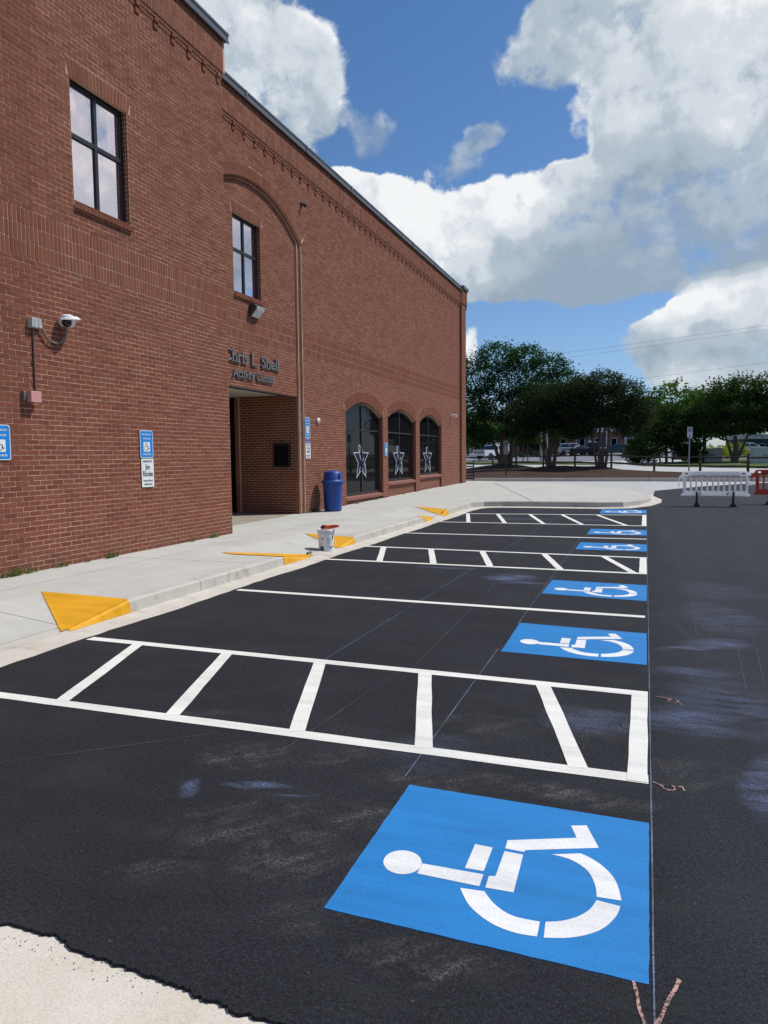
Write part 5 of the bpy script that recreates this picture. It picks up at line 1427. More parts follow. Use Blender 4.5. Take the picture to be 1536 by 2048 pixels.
for k in range(5): on_bucket(radians(-45), .08 + .032 * k, .2 - .02 * (k % 2), .004, simple('label_print', (.36, .37, .42), .5) if k == 0 else bpy.data.materials['label_print'], 'label_mark')
root = empty('chalk_reel', (bx + .03, by, T(by) + .02 + .381), radians(20), 'orange chalk line reel lying on the lid of the white bucket', 'tool')
mb = MB(); mb.prism([(-.11, .0), (-.125, .03), (-.10, .06), (-.05, .07), (.03, .062), (.13, .072), (.20, .064), (.215, .046), (.18, .030), (.05, .0)], -.045, .045, lambda u, v, h: (u, h, v)); mb.build('case', M_ORANGE, root, bevel=.012)
mb = MB(); mb.lathe([(.034, -.05), (.034, .05)], 16); o = mb.build('spool', M_BLACK, root); o.rotation_euler = (pi / 2, 0, 0); o.location = (-.075, 0, .034)
mb = MB(); mb.tube([(.05, -.049, .05), (.12, -.049, .056), (.2, -.048, .056)], .006, 6); mb.build('crank', M_BLACK, root)
# weeds along the foot of the wall
rg = random.Random(5)
def weed(x, y, size, n, label):
    mb = MB()
    for k in range(n):
        a = rg.uniform(0, 2 * pi); L = size * rg.uniform(.5, 1.0); lean = rg.uniform(.25, 1.1)
        b = Vector((rg.uniform(-.5, .5) * size * .35, rg.uniform(-1, 1) * size * .9, 0))
        d = Vector((cos(a) * lean * .7, sin(a) * lean, 1)).normalized(); s = Vector((-sin(a), cos(a), 0)) * size * .06
        m1 = b + d * L * .55 + Vector((0, 0, .0)); tip = b + d * L - Vector((0, 0, L * .18 * lean))
        if b.x + d.x * L < -.0: tip.x = abs(tip.x) * .3
        mb.add([b - s * .4, b + s * .4, m1 + s, m1 - s, tip], [(0, 1, 2, 3), (3, 2, 4)])
    o = mb.build('weed_tuft', M_WEED, fix=False)
    o.location = (x, y, walk_z(x, y))
    tag(o, label, 'weed', 'weeds along the foot of the wall')
W1 = XN + .06
for x, y, s, n, lab in [(W1, 6.95, .16, 60, 'dry sprawling weed at the wall foot, nearest the photo edge'), (W1, 7.25, .10, 34, 'low weed next to the dry sprawling one at the wall foot'), (W1, 7.78, .12, 40, 'small bushy weed midway between the sprawling and the white-flecked weeds'), (W1, 8.25, .07, 20, 'sparse little weed just before the brightest green tuft'),
                        (W1 + .02, 8.75, .13, 70, 'brightest green weed tuft, below the white sign'), (W1, 10.85, .08, 24, 'tiny weed, first of the pair near the wall corner'), (W1, 11.55, .13, 46, 'upright weed by the wall corner at the entrance'),
                        (XF + .05, 17.25, .10, 30, 'weed at the foot of the arch jamb'), (XF + .05, 17.62, .17, 40, 'weed left of the blue bin'), (XF + .05, 18.6, .14, 40, 'weed right of the blue bin'), (XF + .05, 20.6, .12, 44, 'weed under the first arched window'), (XF + .05, 22.3, .10, 44, 'weed at the first brick pier'), (XF + .05, 25.2, .08, 30, 'weed under the middle arched window'),
                        (-5.25, 10.72, .09, 40, 'weed growing from the kerb joint beside the bucket'), (-5.20, 18.9, .09, 20, 'weed in the gutter at the last yellow flare')]:
    weed(x, y, s, n, lab)

# ------------------------------------------------------------------ barriers and signs beyond the lot
def barrier(loc, rz, m, label):
    root = empty('crowd_barrier', loc, rz, label, 'barrier', 'plastic crowd barriers')
    W_, H0, H1 = .90, .30, 1.06
    outer = [(-W_, H0), (W_, H0), (W_ + .06, H0 + .03), (W_ + .05, H0 + .07), (W_ - .01, H0 + .09), (W_ - .01, .62), (W_ + .17, .66), (W_ + .19, .70), (W_ + .15, .74), (W_ - .01, .76), (W_ - .01, .92), (W_ + .06, .93), (W_ + .07, .99), (W_ + .02, 1.0), (W_ - .04, 1.04), (W_ - .07, H1), (-W_ + .03, H1), (-W_ - .01, 1.03), (-W_ - .05, .95), (-W_ - .12, .88), (-W_ - .12, .58), (-W_ - .09, .58), (-W_ - .09, .84), (-W_ + .0, .86), (-W_ + .01, H0 + .10), (-W_ - .05, H0 + .06), (-W_ - .05, H0 + .02)]
    holes = []
    for k in range(11):
        u = -.80 + k * .152
        h = rrect(u, u + .105, .46, .90, .03, 2)
        holes.append(h)
    holes += [rrect(-.84, -.75, .955, 1.015, .02, 2), rrect(.70, .82, .96, 1.0, .015, 2)]
    for c in (-.42, .34): holes.append([(c + .045 * cos(2 * pi * k / 10), .375 + .035 * sin(2 * pi * k / 10)) for k in range(10)])
    mb = MB(); mb.plate([outer] + holes, -.022, .022, lambda u, v, h: (u, h, v)); mb.build('panel', m, root, bevel=.006)
    mb = MB(); mb.box(-.68, .66, -.036, .036, .925, .95); mb.box(-.68, .66, -.036, .036, 1.03, 1.05); mb.box(-.86, .84, -.036, .036, .31, .33)
    for k in range(12): mb.box(-.838 + k * .152, -.822 + k * .152, -.034, .034, .44, .92)
    mb.build('rib', m, root)
    for c in (-.50, .50):
        mb = MB(); mb.prism([(-.055, .0), (.075, .0), (.075, .035), (.03, .12), (.022, .44), (-.022, .44), (-.03, .12), (-.07, .035)], -.03, .03, lambda u, v, h: (c + u, h * (1 + 4.5 * max(0, .14 - v) / .14), v)); mb.build('foot', M_BLACK, root, bevel=.006)
    return root
barrier((1.96, 23.55, T(23.5)), radians(2), M_WHITEB, 'white plastic crowd barrier with black feet standing on the lot')
barrier((4.05, 24.6, T(24.6)), radians(8), M_REDB, 'red plastic crowd barrier cut off at the photo edge')
M_SIGNSHADE = simple('shaded_sign_sheet', (.30, .30, .29), .6)  # white sheet greyed: the shade on these plates is put into the colour
def post_sign(x, y, h, label, plates, post_m, symbol=True, pm=M_SIGNW):
    root = empty('traffic_sign', (x, y, T(y)), radians(20), label, 'sign')
    mb = MB(); mb.box(-.035, .035, .0, .05, -.1, h); mb.build('post', post_m, root)
    for z0, z1 in plates:
        mb = MB(); mb.prism(rrect(-.16, .16, z0, z1, .03), -.008, -.003, lambda u, v, q: (u, q, v)); mb.build('plate', pm, root)
    z0, z1 = plates[0]
    zc = z1 - .17
    mb = MB()
    ringo = [(.125 * cos(2 * pi * k / 20), zc + .125 * sin(2 * pi * k / 20)) for k in range(20)]; ringi = [(.095 * cos(2 * pi * k / 20), zc + .095 * sin(2 * pi * k / 20)) for k in range(20)]
    mb.plate([ringo, ringi], -.011, -.009, lambda u, v, q: (u, q, v))
    mb.prism([(-.08, zc + .06), (-.06, zc + .08), (.08, zc - .06), (.06, zc - .08)], -.0125, -.0112, lambda u, v, q: (u, q, v)); mb.build('prohibition_ring', M_INK, root)
    text_mesh('P', .16, 'lettering', M_INK, root, (0, -.0135, zc), (pi / 2, 0, 0), bold=.006)
    if symbol:
        text_mesh('ANY', .05, 'lettering', M_INK, root, (0, -.0095, z0 + .13), (pi / 2, 0, 0), bold=.002); text_mesh('TIME', .05, 'lettering', M_INK, root, (0, -.0095, z0 + .07), (pi / 2, 0, 0), bold=.002)
    return root
post_sign(2.45, 46.9, 2.78, 'white no parking sign on a slim grey post beyond the white barrier', [(2.17, 2.80)], M_GREYM)
post_sign(-8.10, 44.2, 2.12, 'two white plates on a dark post in front of the thick tree trunk', [(1.74, 2.14), (1.31, 1.71)], M_WOOD, False, M_SIGNSHADE)
# small dark railing at the far corner of the building
root = empty('metal_railing', (-8.70, 37.0, S(36) - .03), radians(20), 'short black slatted railing just past the far corner of the building', 'railing')
for k in range(6):
    mb = MB(); mb.box(-.62, .25, -.012, .012, .10 + .16 * k, .17 + .16 * k); mb.build('slat', M_BLACK, root)
for u in (-.42, .22):
    mb = MB(); mb.box(u - .03, u + .03, .013, .055, -.02, 1.08); mb.build('post', M_BLACK, root)

# ------------------------------------------------------------------ beyond the lot: mulch bed, fence, street, far lot
MK = [(-20, 36.9), (-9.09, 37.62), (-4.65, 37.9), (0.21, 38.1), (5.35, 38.0), (12, 38.1), (26, 38.3)]
FENCE = [(-24, 68.5), (-19.5, 65.2), (-15.1, 62.6), (-12.3, 61.0), (-10.0, 59.2), (-7.52, 57.0), (-4.91, 54.6), (-2.28, 53.0), (0.53, 51.2), (3.2, 49.0), (5.6, 46.6), (8.0, 44.0), (10.4, 41.4)]
bm_path = MK
mk = empty('bed_kerb', (0, 0, 0), kind='structure')
for i in range(len(MK) - 1):
    a, b = MK[i], MK[i + 1]
    mb = MB(); R = []
    for p, e in ((a, .01), (b, -.01)):
        z = T(p[1]); x = p[0] + e
        R.append([(x, p[1], z - .05), (x, p[1] + .02, z + .14), (x, p[1] + .17, z + .145), (x, p[1] + .17, z - .05)])
    for k in range(3): mb.quad(R[0][k], R[1][k], R[1][k + 1], R[0][k + 1])
    mb.add(R[0], [(0, 1, 2, 3)]); mb.add(R[1], [(3, 2, 1, 0)])
    mb.build('kerb_length', M_KERB, mk)
def inter(path, x):
    for a, b in zip(path, path[1:]):
        if a[0] <= x <= b[0]: return a[1] + (b[1] - a[1]) * (x - a[0]) / (b[0] - a[0])
    return path[-1][1]
MOUNDS = [(-10.6, 57.2, 2.6, .42), (-6.6, 53.9, 2.2, .30), (-3.0, 53.4, 2.4, .28)]
def mulch_z(x, y):
    z = T(y) + .05 + .05 * sin(x * .9) * sin(y * .6)
    for mx, my, r, h in MOUNDS:
        z += h * exp(-((x - mx) ** 2 + (y - my) ** 2) / r ** 2 * 1.2)
    return z
mb = MB(); nx, ny = 90, 44; vs = []
for j in range(ny + 1):
    for k in range(nx + 1):
        x = -20 + 45 * k / nx
        y0, y1 = inter(MK, x) + .15, inter(FENCE, min(x, 10.4)) + 0.9 + .5 * sin(x * 1.3)
        if x > 10: y1 = max(y0 + .6, y1 - (x - 10) * .2)
        y = y0 + (y1 - y0) * j / ny
        edge = min(1, (ny - j) / 4)
        vs.append((x, y, T(y) - .03 + (mulch_z(x, y) - T(y) + .03) * edge + rg.uniform(-.02, .02)))
mb.add(vs, [(j * (nx + 1) + k, j * (nx + 1) + k + 1, (j + 1) * (nx + 1) + k + 1, (j + 1) * (nx + 1) + k) for j in range(ny) for k in range(nx)])
o = mb.build('mulch_bed', M_MULCH, smooth=True); o['kind'] = 'structure'
ROAD_FAR = [(-60, 82), (-17, 77.2), (-6.8, 75.5), (-1.0, 70.6), (0.6, 68.5), (4.23, 64.98), (8.19, 61.3), (14, 56), (30, 44)]
sheet('side_street', [(-60, 84)] + [(-60, 62), (-30, 60)] + [(-20, 56), (-9, 50), (0, 45), (8, 41), (30, 37.9)] + ROAD_FAR[::-1], -0.035, M_ROAD)
sheet('driveway', [(-3.2, 72.9), (-1.0, 70.4), (3, 78), (7.5, 86.5), (9, 92), (-6, 95.5), (-7.2, 86)], -0.032, M_ROAD)
sheet('grass_island', [(-0.6, 70.0), (0.6, 68.5), (4.2, 65.0), (8.2, 61.3), (14, 56), (40, 40), (60, 60), (40, 88), (9, 90.5), (2.0, 80)], -0.02, M_GRASS)
sheet('far_lot', [(-70, 88.8), (-19, 87.6), (-7.5, 84.8), (-2.2, 86.5), (2, 94), (6.0, 97), (8.0, 140), (-70, 140)], -0.03, M_LOT2)
sheet('cross_street', [(5.6, 92), (12, 88.5), (45, 80), (45, 88), (13, 95.5), (7, 99)], -0.028, M_ROAD)
# split-rail fence
fence = empty('rail_fence', (0, 0, 0), 0, 'dark weathered split rail fence between the mulch bed and the street', 'fence')
for i, (x, y) in enumerate(FENCE):
    z = mulch_z(x, y) if x > -20 else T(y)
    z = min(z, T(y) + .2)
    mb = MB(); h = 1.16
    mb.box(x - .075, x + .075, y - .075, y + .075, z - .2, z + h, .006)
    mb.build('post', M_WOOD, fence, bevel=.01)
    if i + 1 < len(FENCE):
        x2, y2 = FENCE[i + 1]
        z2 = min(mulch_z(x2, y2) if x2 > -20 else T(y2), T(y2) + .2)
        for hh in (.40, .93):
            mb = MB(); n = 5; pts = []
            for k in range(n + 1):
                t = k / n
                pts.append((x + (x2 - x) * t, y + (y2 - y) * t + .01, z + (z2 - z) * t + hh + .02 * sin(t * pi * 2 + i) - .02 * sin(pi * t)))
            mb.tube(pts, [.05, .065, .068, .07, .06, .05], 6); mb.build('rail', M_WOOD, fence)

# ------------------------------------------------------------------ trees
def tree(name, loc, trunks, lobes, lm, n, ls, label, group=None, rz=20, bark=None, cat='tree', seed=1, clump=.42, sprig=0.0, dz=0.0):
    lobes = [(L[0], L[1], L[2] + dz, L[3], L[4], L[5]) for L in lobes]
    g = random.Random(seed)
    root = empty(name, loc, radians(rz), label, cat, group)
    mb = MB()
    tips = []
    for (bx, by, r0, hx, hy, hz) in trunks:
        p0, p1 = Vector((bx, by, -.15)), Vector((hx, hy, hz))
        mid = (p0 + p1) / 2 + Vector((g.uniform(-.1, .1), g.uniform(-.1, .1), .1))
        pts = smoothpts([p0, mid, p1], 4)
        mb.tube(pts, [r0 * (1 - .5 * k / (len(pts) - 1)) for k in range(len(pts))], 7)
        tips.append((p1, r0 * .5))
    for L in lobes:
        c = Vector(L[:3])
        tp, r = min(tips, key=lambda t: (t[0] - c).length)
        for q in range(3):
            e = c + Vector((g.uniform(-.6, .6) * L[3], g.uniform(-.6, .6) * L[4], g.uniform(-.2, .6) * L[5]))
            mid = tp * .55 + e * .45 + Vector((g.uniform(-.25, .25), g.uniform(-.25, .25), g.uniform(-.1, .3)))
            pts = smoothpts([tp, mid, e], 4)
            mb.tube(pts, [max(.012, r * .75 * (1 - .85 * k / (len(pts) - 1))) for k in range(len(pts))], 5)
    mb.build('trunk', bark or M_BARK, root, smooth=True)
    tot = sum((L[3] * L[4] * L[5]) ** (2 / 3) for L in lobes)
    vv, ff = [], []
    for L in lobes:
        k = int(n * (L[3] * L[4] * L[5]) ** (2 / 3) / tot)
        per = 9
        for _ in range(max(1, k // per)):
            while True:
                d = Vector((g.gauss(0, 1), g.gauss(0, 1), g.gauss(0, 1)))
                if d.length > .1: break
            d.normalize()
            rr = g.uniform(.35, 1.0) ** .45
            if d.z < -.35: rr *= .8
            wob = 1 + .16 * sin(5 * d.x + 3 * L[0]) * sin(4 * d.y + 6 * d.z + L[2])
            c = Vector((L[0] + d.x * L[3] * rr * wob, L[1] + d.y * L[4] * rr * wob, L[2] + d.z * L[5] * rr * wob))
            up = sprig and d.z > .2 and g.random() < .35
            for _ in range(per):
                if up:
                    t = g.random(); p = c + Vector((d.x * .5, d.y * .5, 1)) * t * sprig + Vector((g.gauss(0, .05), g.gauss(0, .05), 0))
                else:
                    p = c + Vector((g.gauss(0, clump), g.gauss(0, clump), g.gauss(0, clump * .6))) * .62
                a = Vector((g.gauss(0, 1), g.gauss(0, 1), g.gauss(0, .55))); a.normalize()
                b = a.cross(Vector((g.gauss(0, 1), g.gauss(0, 1), g.gauss(0, 1)))); b.normalize()
                s = ls * g.uniform(.6, 1.25)
                i0 = len(vv)
                vv += [p - a * s, p - b * s * .42 + a * s * .1, p + a * s, p + b * s * .42 + a * s * .1]
                ff.append((i0, i0 + 1, i0 + 2, i0 + 3))
    mb = MB(); mb.v = [tuple(v) for v in vv]; mb.f = ff
    mb.build('crown', lm, root, fix=False)
    return root
T1 = [(-2.4, 0, 7.6, 1.8, 2, 1.6), (-.6, 0, 9.4, 1.9, 2, 1.35), (1.7, 0, 9.3, 1.6, 1.8, 1.2), (3.5, 0, 8.7, 1.5, 1.8, 1.1), (4.7, 0, 7.6, 1.3, 1.5, 1.0), (0.6, .4, 7.3, 2.4, 2.4, 1.6), (-2.5, 0, 5.4, 1.6, 2, 1.2), (2.6, 0, 6.7, 1.9, 2, 1.3), (-.3, 0, 5.3, 2.0, 2.2, 1.2), (-3.2, .3, 4.1, 1.1, 1.5, .8), (-3.6, 0, 9.0, .8, 1.0, .7), (2.2, .2, 4.7, 1.5, 1.8, .9), (-1.8, 0, 3.5, 1.2, 1.6, .7), (3.6, 0, 5.2, 1.3, 1.5, .9), (.8, .6, 3.7, 1.3, 1.4, .6)]
tree('shade_tree', (-10.6, 57.2, T(57) + .35), [(0, 0, .42, -.1, 0, 2.6), (.38, .05, .22, .9, 0, 2.9), (-.22, .1, .17, -1.5, 0, 3.3), (.24, .1, .17, 1.3, .1, 3.4), (.1, .2, .15, .4, .3, 4.2)], T1, M_LEAF, 34000, .115, 'tallest tree on the mulch bed, loose green crown beside the building', 'trees on the mulch bed', seed=3, dz=-1.0)
T2 = [(-1.7, 0, 5.0, 1.4, 1.6, 1.1), (-.2, 0, 6.1, 1.6, 1.7, 1.1), (1.4, 0, 6.2, 1.5, 1.6, 1.1), (1.2, 0, 4.8, 1.8, 1.7, 1.0), (-.3, 0, 4.4, 1.6, 1.6, .8), (2.5, 0, 5.5, 1.1, 1.4, 1.0), (-1.9, 0, 3.7, 1.0, 1.3, .6), (1.9, 0, 3.7, 1.1, 1.3, .6)]
tree('crape_myrtle', (-6.6, 53.9, T(54) + .25), [(-.15, 0, .12, -1.0, 0, 2.7), (0, .05, .13, -.2, 0, 3.0), (.12, 0, .12, .7, .1, 2.9), (.3, 0, .09, .75, -.1, 2.4), (-.05, .1, .09, -.6, .2, 2.8)], T2, M_LEAFD, 27000, .10, 'dark crape myrtle with splayed stems between the two other bed trees', 'trees on the mulch bed', seed=5, dz=-1.05)
T3 = [(-1.4, 0, 6.4, 1.3, 1.5, 1.0), (.1, 0, 6.9, 1.4, 1.5, .9), (-2.2, 0, 5.2, 1.1, 1.4, 1.0), (0, 0, 5.6, 1.9, 1.8, 1.2), (1.8, 0, 6.1, 1.3, 1.5, 1.0), (2.5, 0, 5.1, 1.1, 1.4, .9), (1.2, 0, 4.5, 1.6, 1.6, .8), (-1.0, 0, 4.3, 1.5, 1.5, .8), (2.9, 0, 4.3, .7, .9, .6), (-1.7, 0, 3.6, 1.1, 1.3, .55), (1.9, 0, 3.7, 1.2, 1.3, .6)]
tree('crape_myrtle', (-3.0, 53.5, T(53.5) + .22), [(-.22, 0, .10, -.7, 0, 2.8), (-.05, .05, .15, -.1, 0, 3.0), (.1, 0, .13, .3, .1, 3.1), (.28, .05, .12, .5, .1, 3.0), (-.3, 0, .08, -.8, .1, 2.6)], T3, M_LEAFD, 30000, .10, 'dark rounded crape myrtle with pale upright stems, third tree along the bed', 'trees on the mulch bed', seed=8, dz=-.95)
T4 = [(-2.0, 0, 2.2, 1.6, 2, 1.9), (0, 0, 3.6, 2.0, 2, 1.9), (1.9, 0, 2.6, 1.6, 2, 2.0), (.2, 0, 5.4, 1.5, 1.6, 1.2), (-1.3, 0, 4.4, 1.4, 1.6, 1.3), (1.6, 0, 4.6, 1.3, 1.6, 1.2), (-3.2, 0, 1.4, 1.0, 1.4, 1.2), (2.9, 0, 1.3, .8, 1.2, 1.1)]
tree('bushy_tree', (2.0, 80, T(80)), [(0, 0, .16, 0, 0, 2.4), (-.6, 0, .10, -1.2, 0, 1.8), (.6, 0, .10, 1.2, 0, 1.9)], T4, M_LEAFO, 26000, .15, 'wide bushy tree with branches down to the grass, behind the fence', seed=12, clump=.5, dz=-.5)
T5 = [(-2.9, 0, 6.0, 1.6, 1.9, 1.4), (-1.2, 0, 7.5, 1.7, 1.9, 1.3), (.9, 0, 8.0, 1.7, 1.9, 1.2), (3.0, 0, 7.7, 1.7, 1.9, 1.3), (0, 0, 6.0, 2.3, 2.3, 1.5), (3.0, 0, 6.0, 2.2, 2.3, 1.5), (-3.1, 0, 4.5, 1.4, 1.8, 1.0), (-1.0, 0, 4.3, 1.7, 2, 1.0), (2.0, 0, 4.4, 1.9, 2, 1.1), (4.5, 0, 5.0, 1.7, 2, 1.6), (5.0, 0, 6.9, 1.3, 1.8, 1.2)]
tree('spreading_tree', (8.45, 81, T(81)), [(0, 0, .34, 0, 0, 2.6), (-.1, 0, .16, -1.4, 0, 3.5), (.1, 0, .18, 1.6, 0, 3.6)], T5, M_LEAFO, 34000, .14, 'broad feathery green tree with a stout trunk on the grass island', seed=15, sprig=.9, dz=-.75)
for i, (x, y, c, lab) in enumerate([(-13.25, 83, [(0, 0, 3.1, 1.3, 1.2, .9), (-.8, 0, 2.5, .9, .9, .7)], 'slim young tree, first of the pair on the street verge'), (-12.75, 83.5, [(0, 0, 3.3, 1.1, 1.2, .9), (.8, 0, 2.7, .9, .9, .7)], 'slim young tree, second of the pair on the street verge')]):
    tree('young_tree', (x, y, T(y)), [(0, 0, .07, 0, 0, 2.3)], c, M_LEAFO, 1500, .13, lab, 'young trees on the verge', seed=30 + i)
LB = [(0, 0, 5.0, 3.0, 2.5, 2.0), (-2.5, 0, 3.6, 2.2, 2, 1.8), (2.6, 0, 4.0, 2.2, 2, 1.8), (0, 0, 2.4, 3.0, 2, 1.4)]
far_list = [(-22.5, 104, 0.8, M_LEAF, 'green tree behind the white pickup truck'), (-26.6, 112, 1.0, M_LEAFY, 'bright yellow-green tree glimpsed at the building corner'), (-16.5, 122, 0.9, M_LEAF, 'green tree behind the utility poles, left of the low brick building'),
            (-20.0, 118, 1.15, M_LEAF, 'green tree between the pickup truck and the young trees'), (-12.4, 135, 1.5, M_LEAF, 'tall dark tree behind the low brick building roof'), (-5.5, 140, 1.35, M_LEAF, 'second tree behind the low brick building roof'),
            (4.4, 138, 1.75, M_LEAFL, 'pale green distant tree showing over the bushy tree'), (9.8, 140, 1.6, M_LEAFL, 'pale green distant tree behind the spreading tree'), (-1.5, 136, 1.15, M_LEAF, 'distant green tree at the end of the low brick building'), (20.5, 112, 1.3, M_LEAFO, 'green tree beside the dark blue building'),
            (-44, 150, 1.6, M_LEAF, 'distant tree behind the pale house'), (15.2, 150, 1.6, M_LEAF, 'distant tree behind the dark blue building')]
for i, (x, y, s, m, lab) in enumerate(far_list):
    tree('distant_tree', (x, y, T(y)), [(0, 0, .22 * s, 0, 0, 2.6 * s)], [tuple(v * s for v in L) for L in LB], m, 4200, .26 * s, lab, 'distant trees', seed=40 + i, clump=.8)
# unseen dark trees added to the east, to keep bright sky out of window reflections
for i in range(11):
    a = radians(12 + i * 6.2); d = 62 + 6 * (i % 3)
    s = 1.15 + .25 * ((i * 7) % 5) / 4
    tree('reflection_tree', (d * sin(a) + 4, d * cos(a), T(d * cos(a))), [(0, 0, .3 * s, 0, 0, 2.6 * s)], [tuple(v * s for v in L) for L in LB], M_LEAFD, 5200, .42 * s, 'unseen dark tree added to the east to darken the window reflections', 'unseen trees added for the window reflections', seed=60 + i, clump=.9)
g = random.Random(77)
def shrub(loc, R, m, n, ls, label, name='shrub'):
    vv, ff = [], []
    for _ in range(n):
        d = Vector((g.gauss(0, 1), g.gauss(0, 1), abs(g.gauss(0, 1)))).normalized(); rr = g.uniform(.5, 1) ** .5
        p = Vector((d.x * R[0] * rr, d.y * R[1] * rr, d.z * R[2] * rr)) * (1 + .15 * sin(d.x * 7 + d.z * 5))
        a = Vector((g.gauss(0, 1), g.gauss(0, 1), g.gauss(0, .7))).normalized(); b = a.cross(Vector((g.gauss(0, 1), g.gauss(0, 1), g.gauss(0, 1)))).normalized(); s = ls * g.uniform(.6, 1.3); k = len(vv)
        vv += [p - a * s, p - b * s * .45, p + a * s, p + b * s * .45]; ff.append((k, k + 1, k + 2, k + 3))
    mb = MB(); mb.v = [tuple(v) for v in vv]; mb.f = ff
    o = mb.build(name, m, fix=False); o.location = loc; tag(o, label, 'shrub')
shrub((8.0, 97, T(97)), (1.6, 1.1, 1.35), M_LEAFY, 900, .14, 'yellow-green shrub behind the grey utility box')
shrub((10.2, 99, T(99)), (1.7, 1.1, 1.7), M_LEAFY, 1000, .14, 'taller yellow-green shrub beside the stout tree trunk')
shrub((-18.4, 100, T(100)), (2.6, 1.0, .9), M_LEAFD, 700, .16, 'low dark hedge behind the young trees')
shrub((-13.8, 101, T(101)), (2.6, 1.0, .9), M_LEAFD, 700, .16, 'low dark hedge left of the utility poles')
shrub((4.9, 84, T(84)), (1.3, 1.0, 1.1), M_LEAFD, 600, .14, 'dark shrub between the grey stone and the grey utility box')

# ------------------------------------------------------------------ vehicles
M_TYRE = simple('tyre_rubber', (.02, .02, .02), .8)
M_RIM = simple('wheel_rim', (.45, .45, .46), .35, .7)
M_CARGL = glass('car_glass', .06, (.8, .86, .9), (.012, .015, .018))
M_RED = simple('red_lens', (.45, .015, .012), .25)
M_CHROME = simple('chrome_trim', (.6, .6, .62), .25, .8)
M_PLATE = simple('licence_plate', (.7, .7, .68), .5)
def carpaint(name, c):
    m, t, b = mat(name); t.put(b.inputs['Base Color'], (*c, 1)); P(b, rough=.28, metal=.25); b.inputs['Coat Weight'].default_value = .6
    return m
def car(loc, rz, paintc, label, L=4.6, Wd=1.84, H=1.68, style='suv'):
    root = empty({'suv': 'parked_suv', 'sedan': 'parked_car', 'pickup': 'pickup_truck'}[style], loc, rz, label, {'suv': 'car', 'sedan': 'car', 'pickup': 'pickup truck'}[style], 'vehicles parked on the far lot')
    m = carpaint(label.split()[0] + '_car_paint', paintc)
    h = L / 2; w = Wd / 2
    wr = .40 if style == 'pickup' else .345
    ax = L * .30
    # side profile along X (front = +X), with wheel arches
    if style == 'suv': top = [(h, .55), (h - .04, .85), (h - .12, .98), (h - 1.05, 1.06), (-h + .12, 1.08), (-h + .02, .95), (-h, .5)]; cab = [(h - 1.15, 1.05), (h - 1.85, H - .08), (h - 2.4, H), (-h + .75, H), (-h + .40, H - .10), (-h + .10, 1.07)]
    elif style == 'sedan': top = [(h, .52), (h - .05, .74), (h - .2, .82), (h - 1.25, .93), (-h + .9, .96), (-h + .1, .93), (-h + .01, .8), (-h, .5)]; cab = [(h - 1.35, .92), (h - 2.15, H - .05), (h - 2.6, H), (-h + 1.55, H - .03), (-h + .75, .95)]
    else: top = [(h, .62), (h - .04, 1.02), (h - .25, 1.14), (h - 1.5, 1.2), (h - 1.6, 1.22), (-h + .04, 1.22), (-h, 1.2), (-h, .62)]; cab = [(h - 1.55, 1.2), (h - 2.15, H - .05), (h - 2.6, H), (-h + 2.15, H), (-h + 1.98, 1.22)]
    z0 = .30 if style != 'pickup' else .48
    bot = []
    for c in (-ax, ax):
        bot.append((c - wr - .06, z0))
        for k in range(1, 7): t = pi - pi * k / 7; bot.append((c + (wr + .06) * cos(t), wr + (wr + .06) * sin(t)))
        bot.append((c + wr + .06, z0))
    poly = [(-h + .02, z0)] + bot + [(h - .02, z0)] + top
    mb = MB()
    if style == 'pickup': pass
    mb.prism(poly, -w, w, lambda u, v, q: (u, q * (1 - .05 * max(0, (v - .75))), v))
    body = mb.build('body', m, root, bevel=.05)
    mb = MB(); mb.prism([(u, v - .02 if v < 1.25 and v < H - .2 else v) for u, v in cab], -w + .06, w - .06, lambda u, v, q: (u, q * (1 - .22 * max(0, v - 1.0)), v)); mb.build('cabin', m, root, bevel=.04)
    # windows: side, front, rear, as glass plates just proud of the cabin
    cx = [u for u, v in cab]; zb, zt = (1.10 if style != 'sedan' else .98), H - .11
    if style == 'pickup': zb = 1.26
    def edge(z, front):
        pts = cab if front else cab[::-1]
        for (u0, v0), (u1, v1) in zip(pts, pts[1:]):
            if v0 <= z <= v1 or v1 <= z <= v0: return u0 + (u1 - u0) * (z - v0) / ((v1 - v0) or 1)
        return pts[-1][0]
    f0, f1, b0, b1 = edge(zb, True) - .12, edge(zt, True) - .10, edge(zb, False) + .12, edge(zt, False) + .10
    mid = (f1 + b1) / 2
    yy = lambda z, e=.012: (w - .06) * (1 - .22 * max(0, z - 1.0)) + e
    for sg in (-1, 1):
        for (p0, p1, q1, q0) in ((mid + .05, f0, f1, mid + .05), (b0, mid - .05, mid - .05, b1)):
            mb = MB(); mb.add([(p0, sg * yy(zb), zb), (p1, sg * yy(zb), zb), (q1, sg * yy(zt), zt), (q0, sg * yy(zt), zt), (p0, sg * yy(zb, -.01), zb), (p1, sg * yy(zb, -.01), zb), (q1, sg * yy(zt, -.01), zt), (q0, sg * yy(zt, -.01), zt)], [(0, 1, 2, 3), (0, 1, 5, 4), (1, 2, 6, 5), (2, 3, 7, 6), (3, 0, 4, 7)]); mb.build('window', M_CARGL, root)
    for fr in (True, False):
        e0, e1 = edge(zb, fr), edge(zt, fr); s = .014 if fr else -.014
        mb = MB(); a, b = w - .18, w - .30
        mb.add([(e0 + s, -a, zb), (e0 + s, a, zb), (e1 + s, b, zt), (e1 + s, -b, zt), (e0 - s, -a, zb), (e0 - s, a, zb), (e1 - s, b, zt), (e1 - s, -b, zt)], [(0, 1, 2, 3), (0, 1, 5, 4), (1, 2, 6, 5), (2, 3, 7, 6), (3, 0, 4, 7)]); mb.build('windscreen' if fr else 'rear_window', M_CARGL, root)
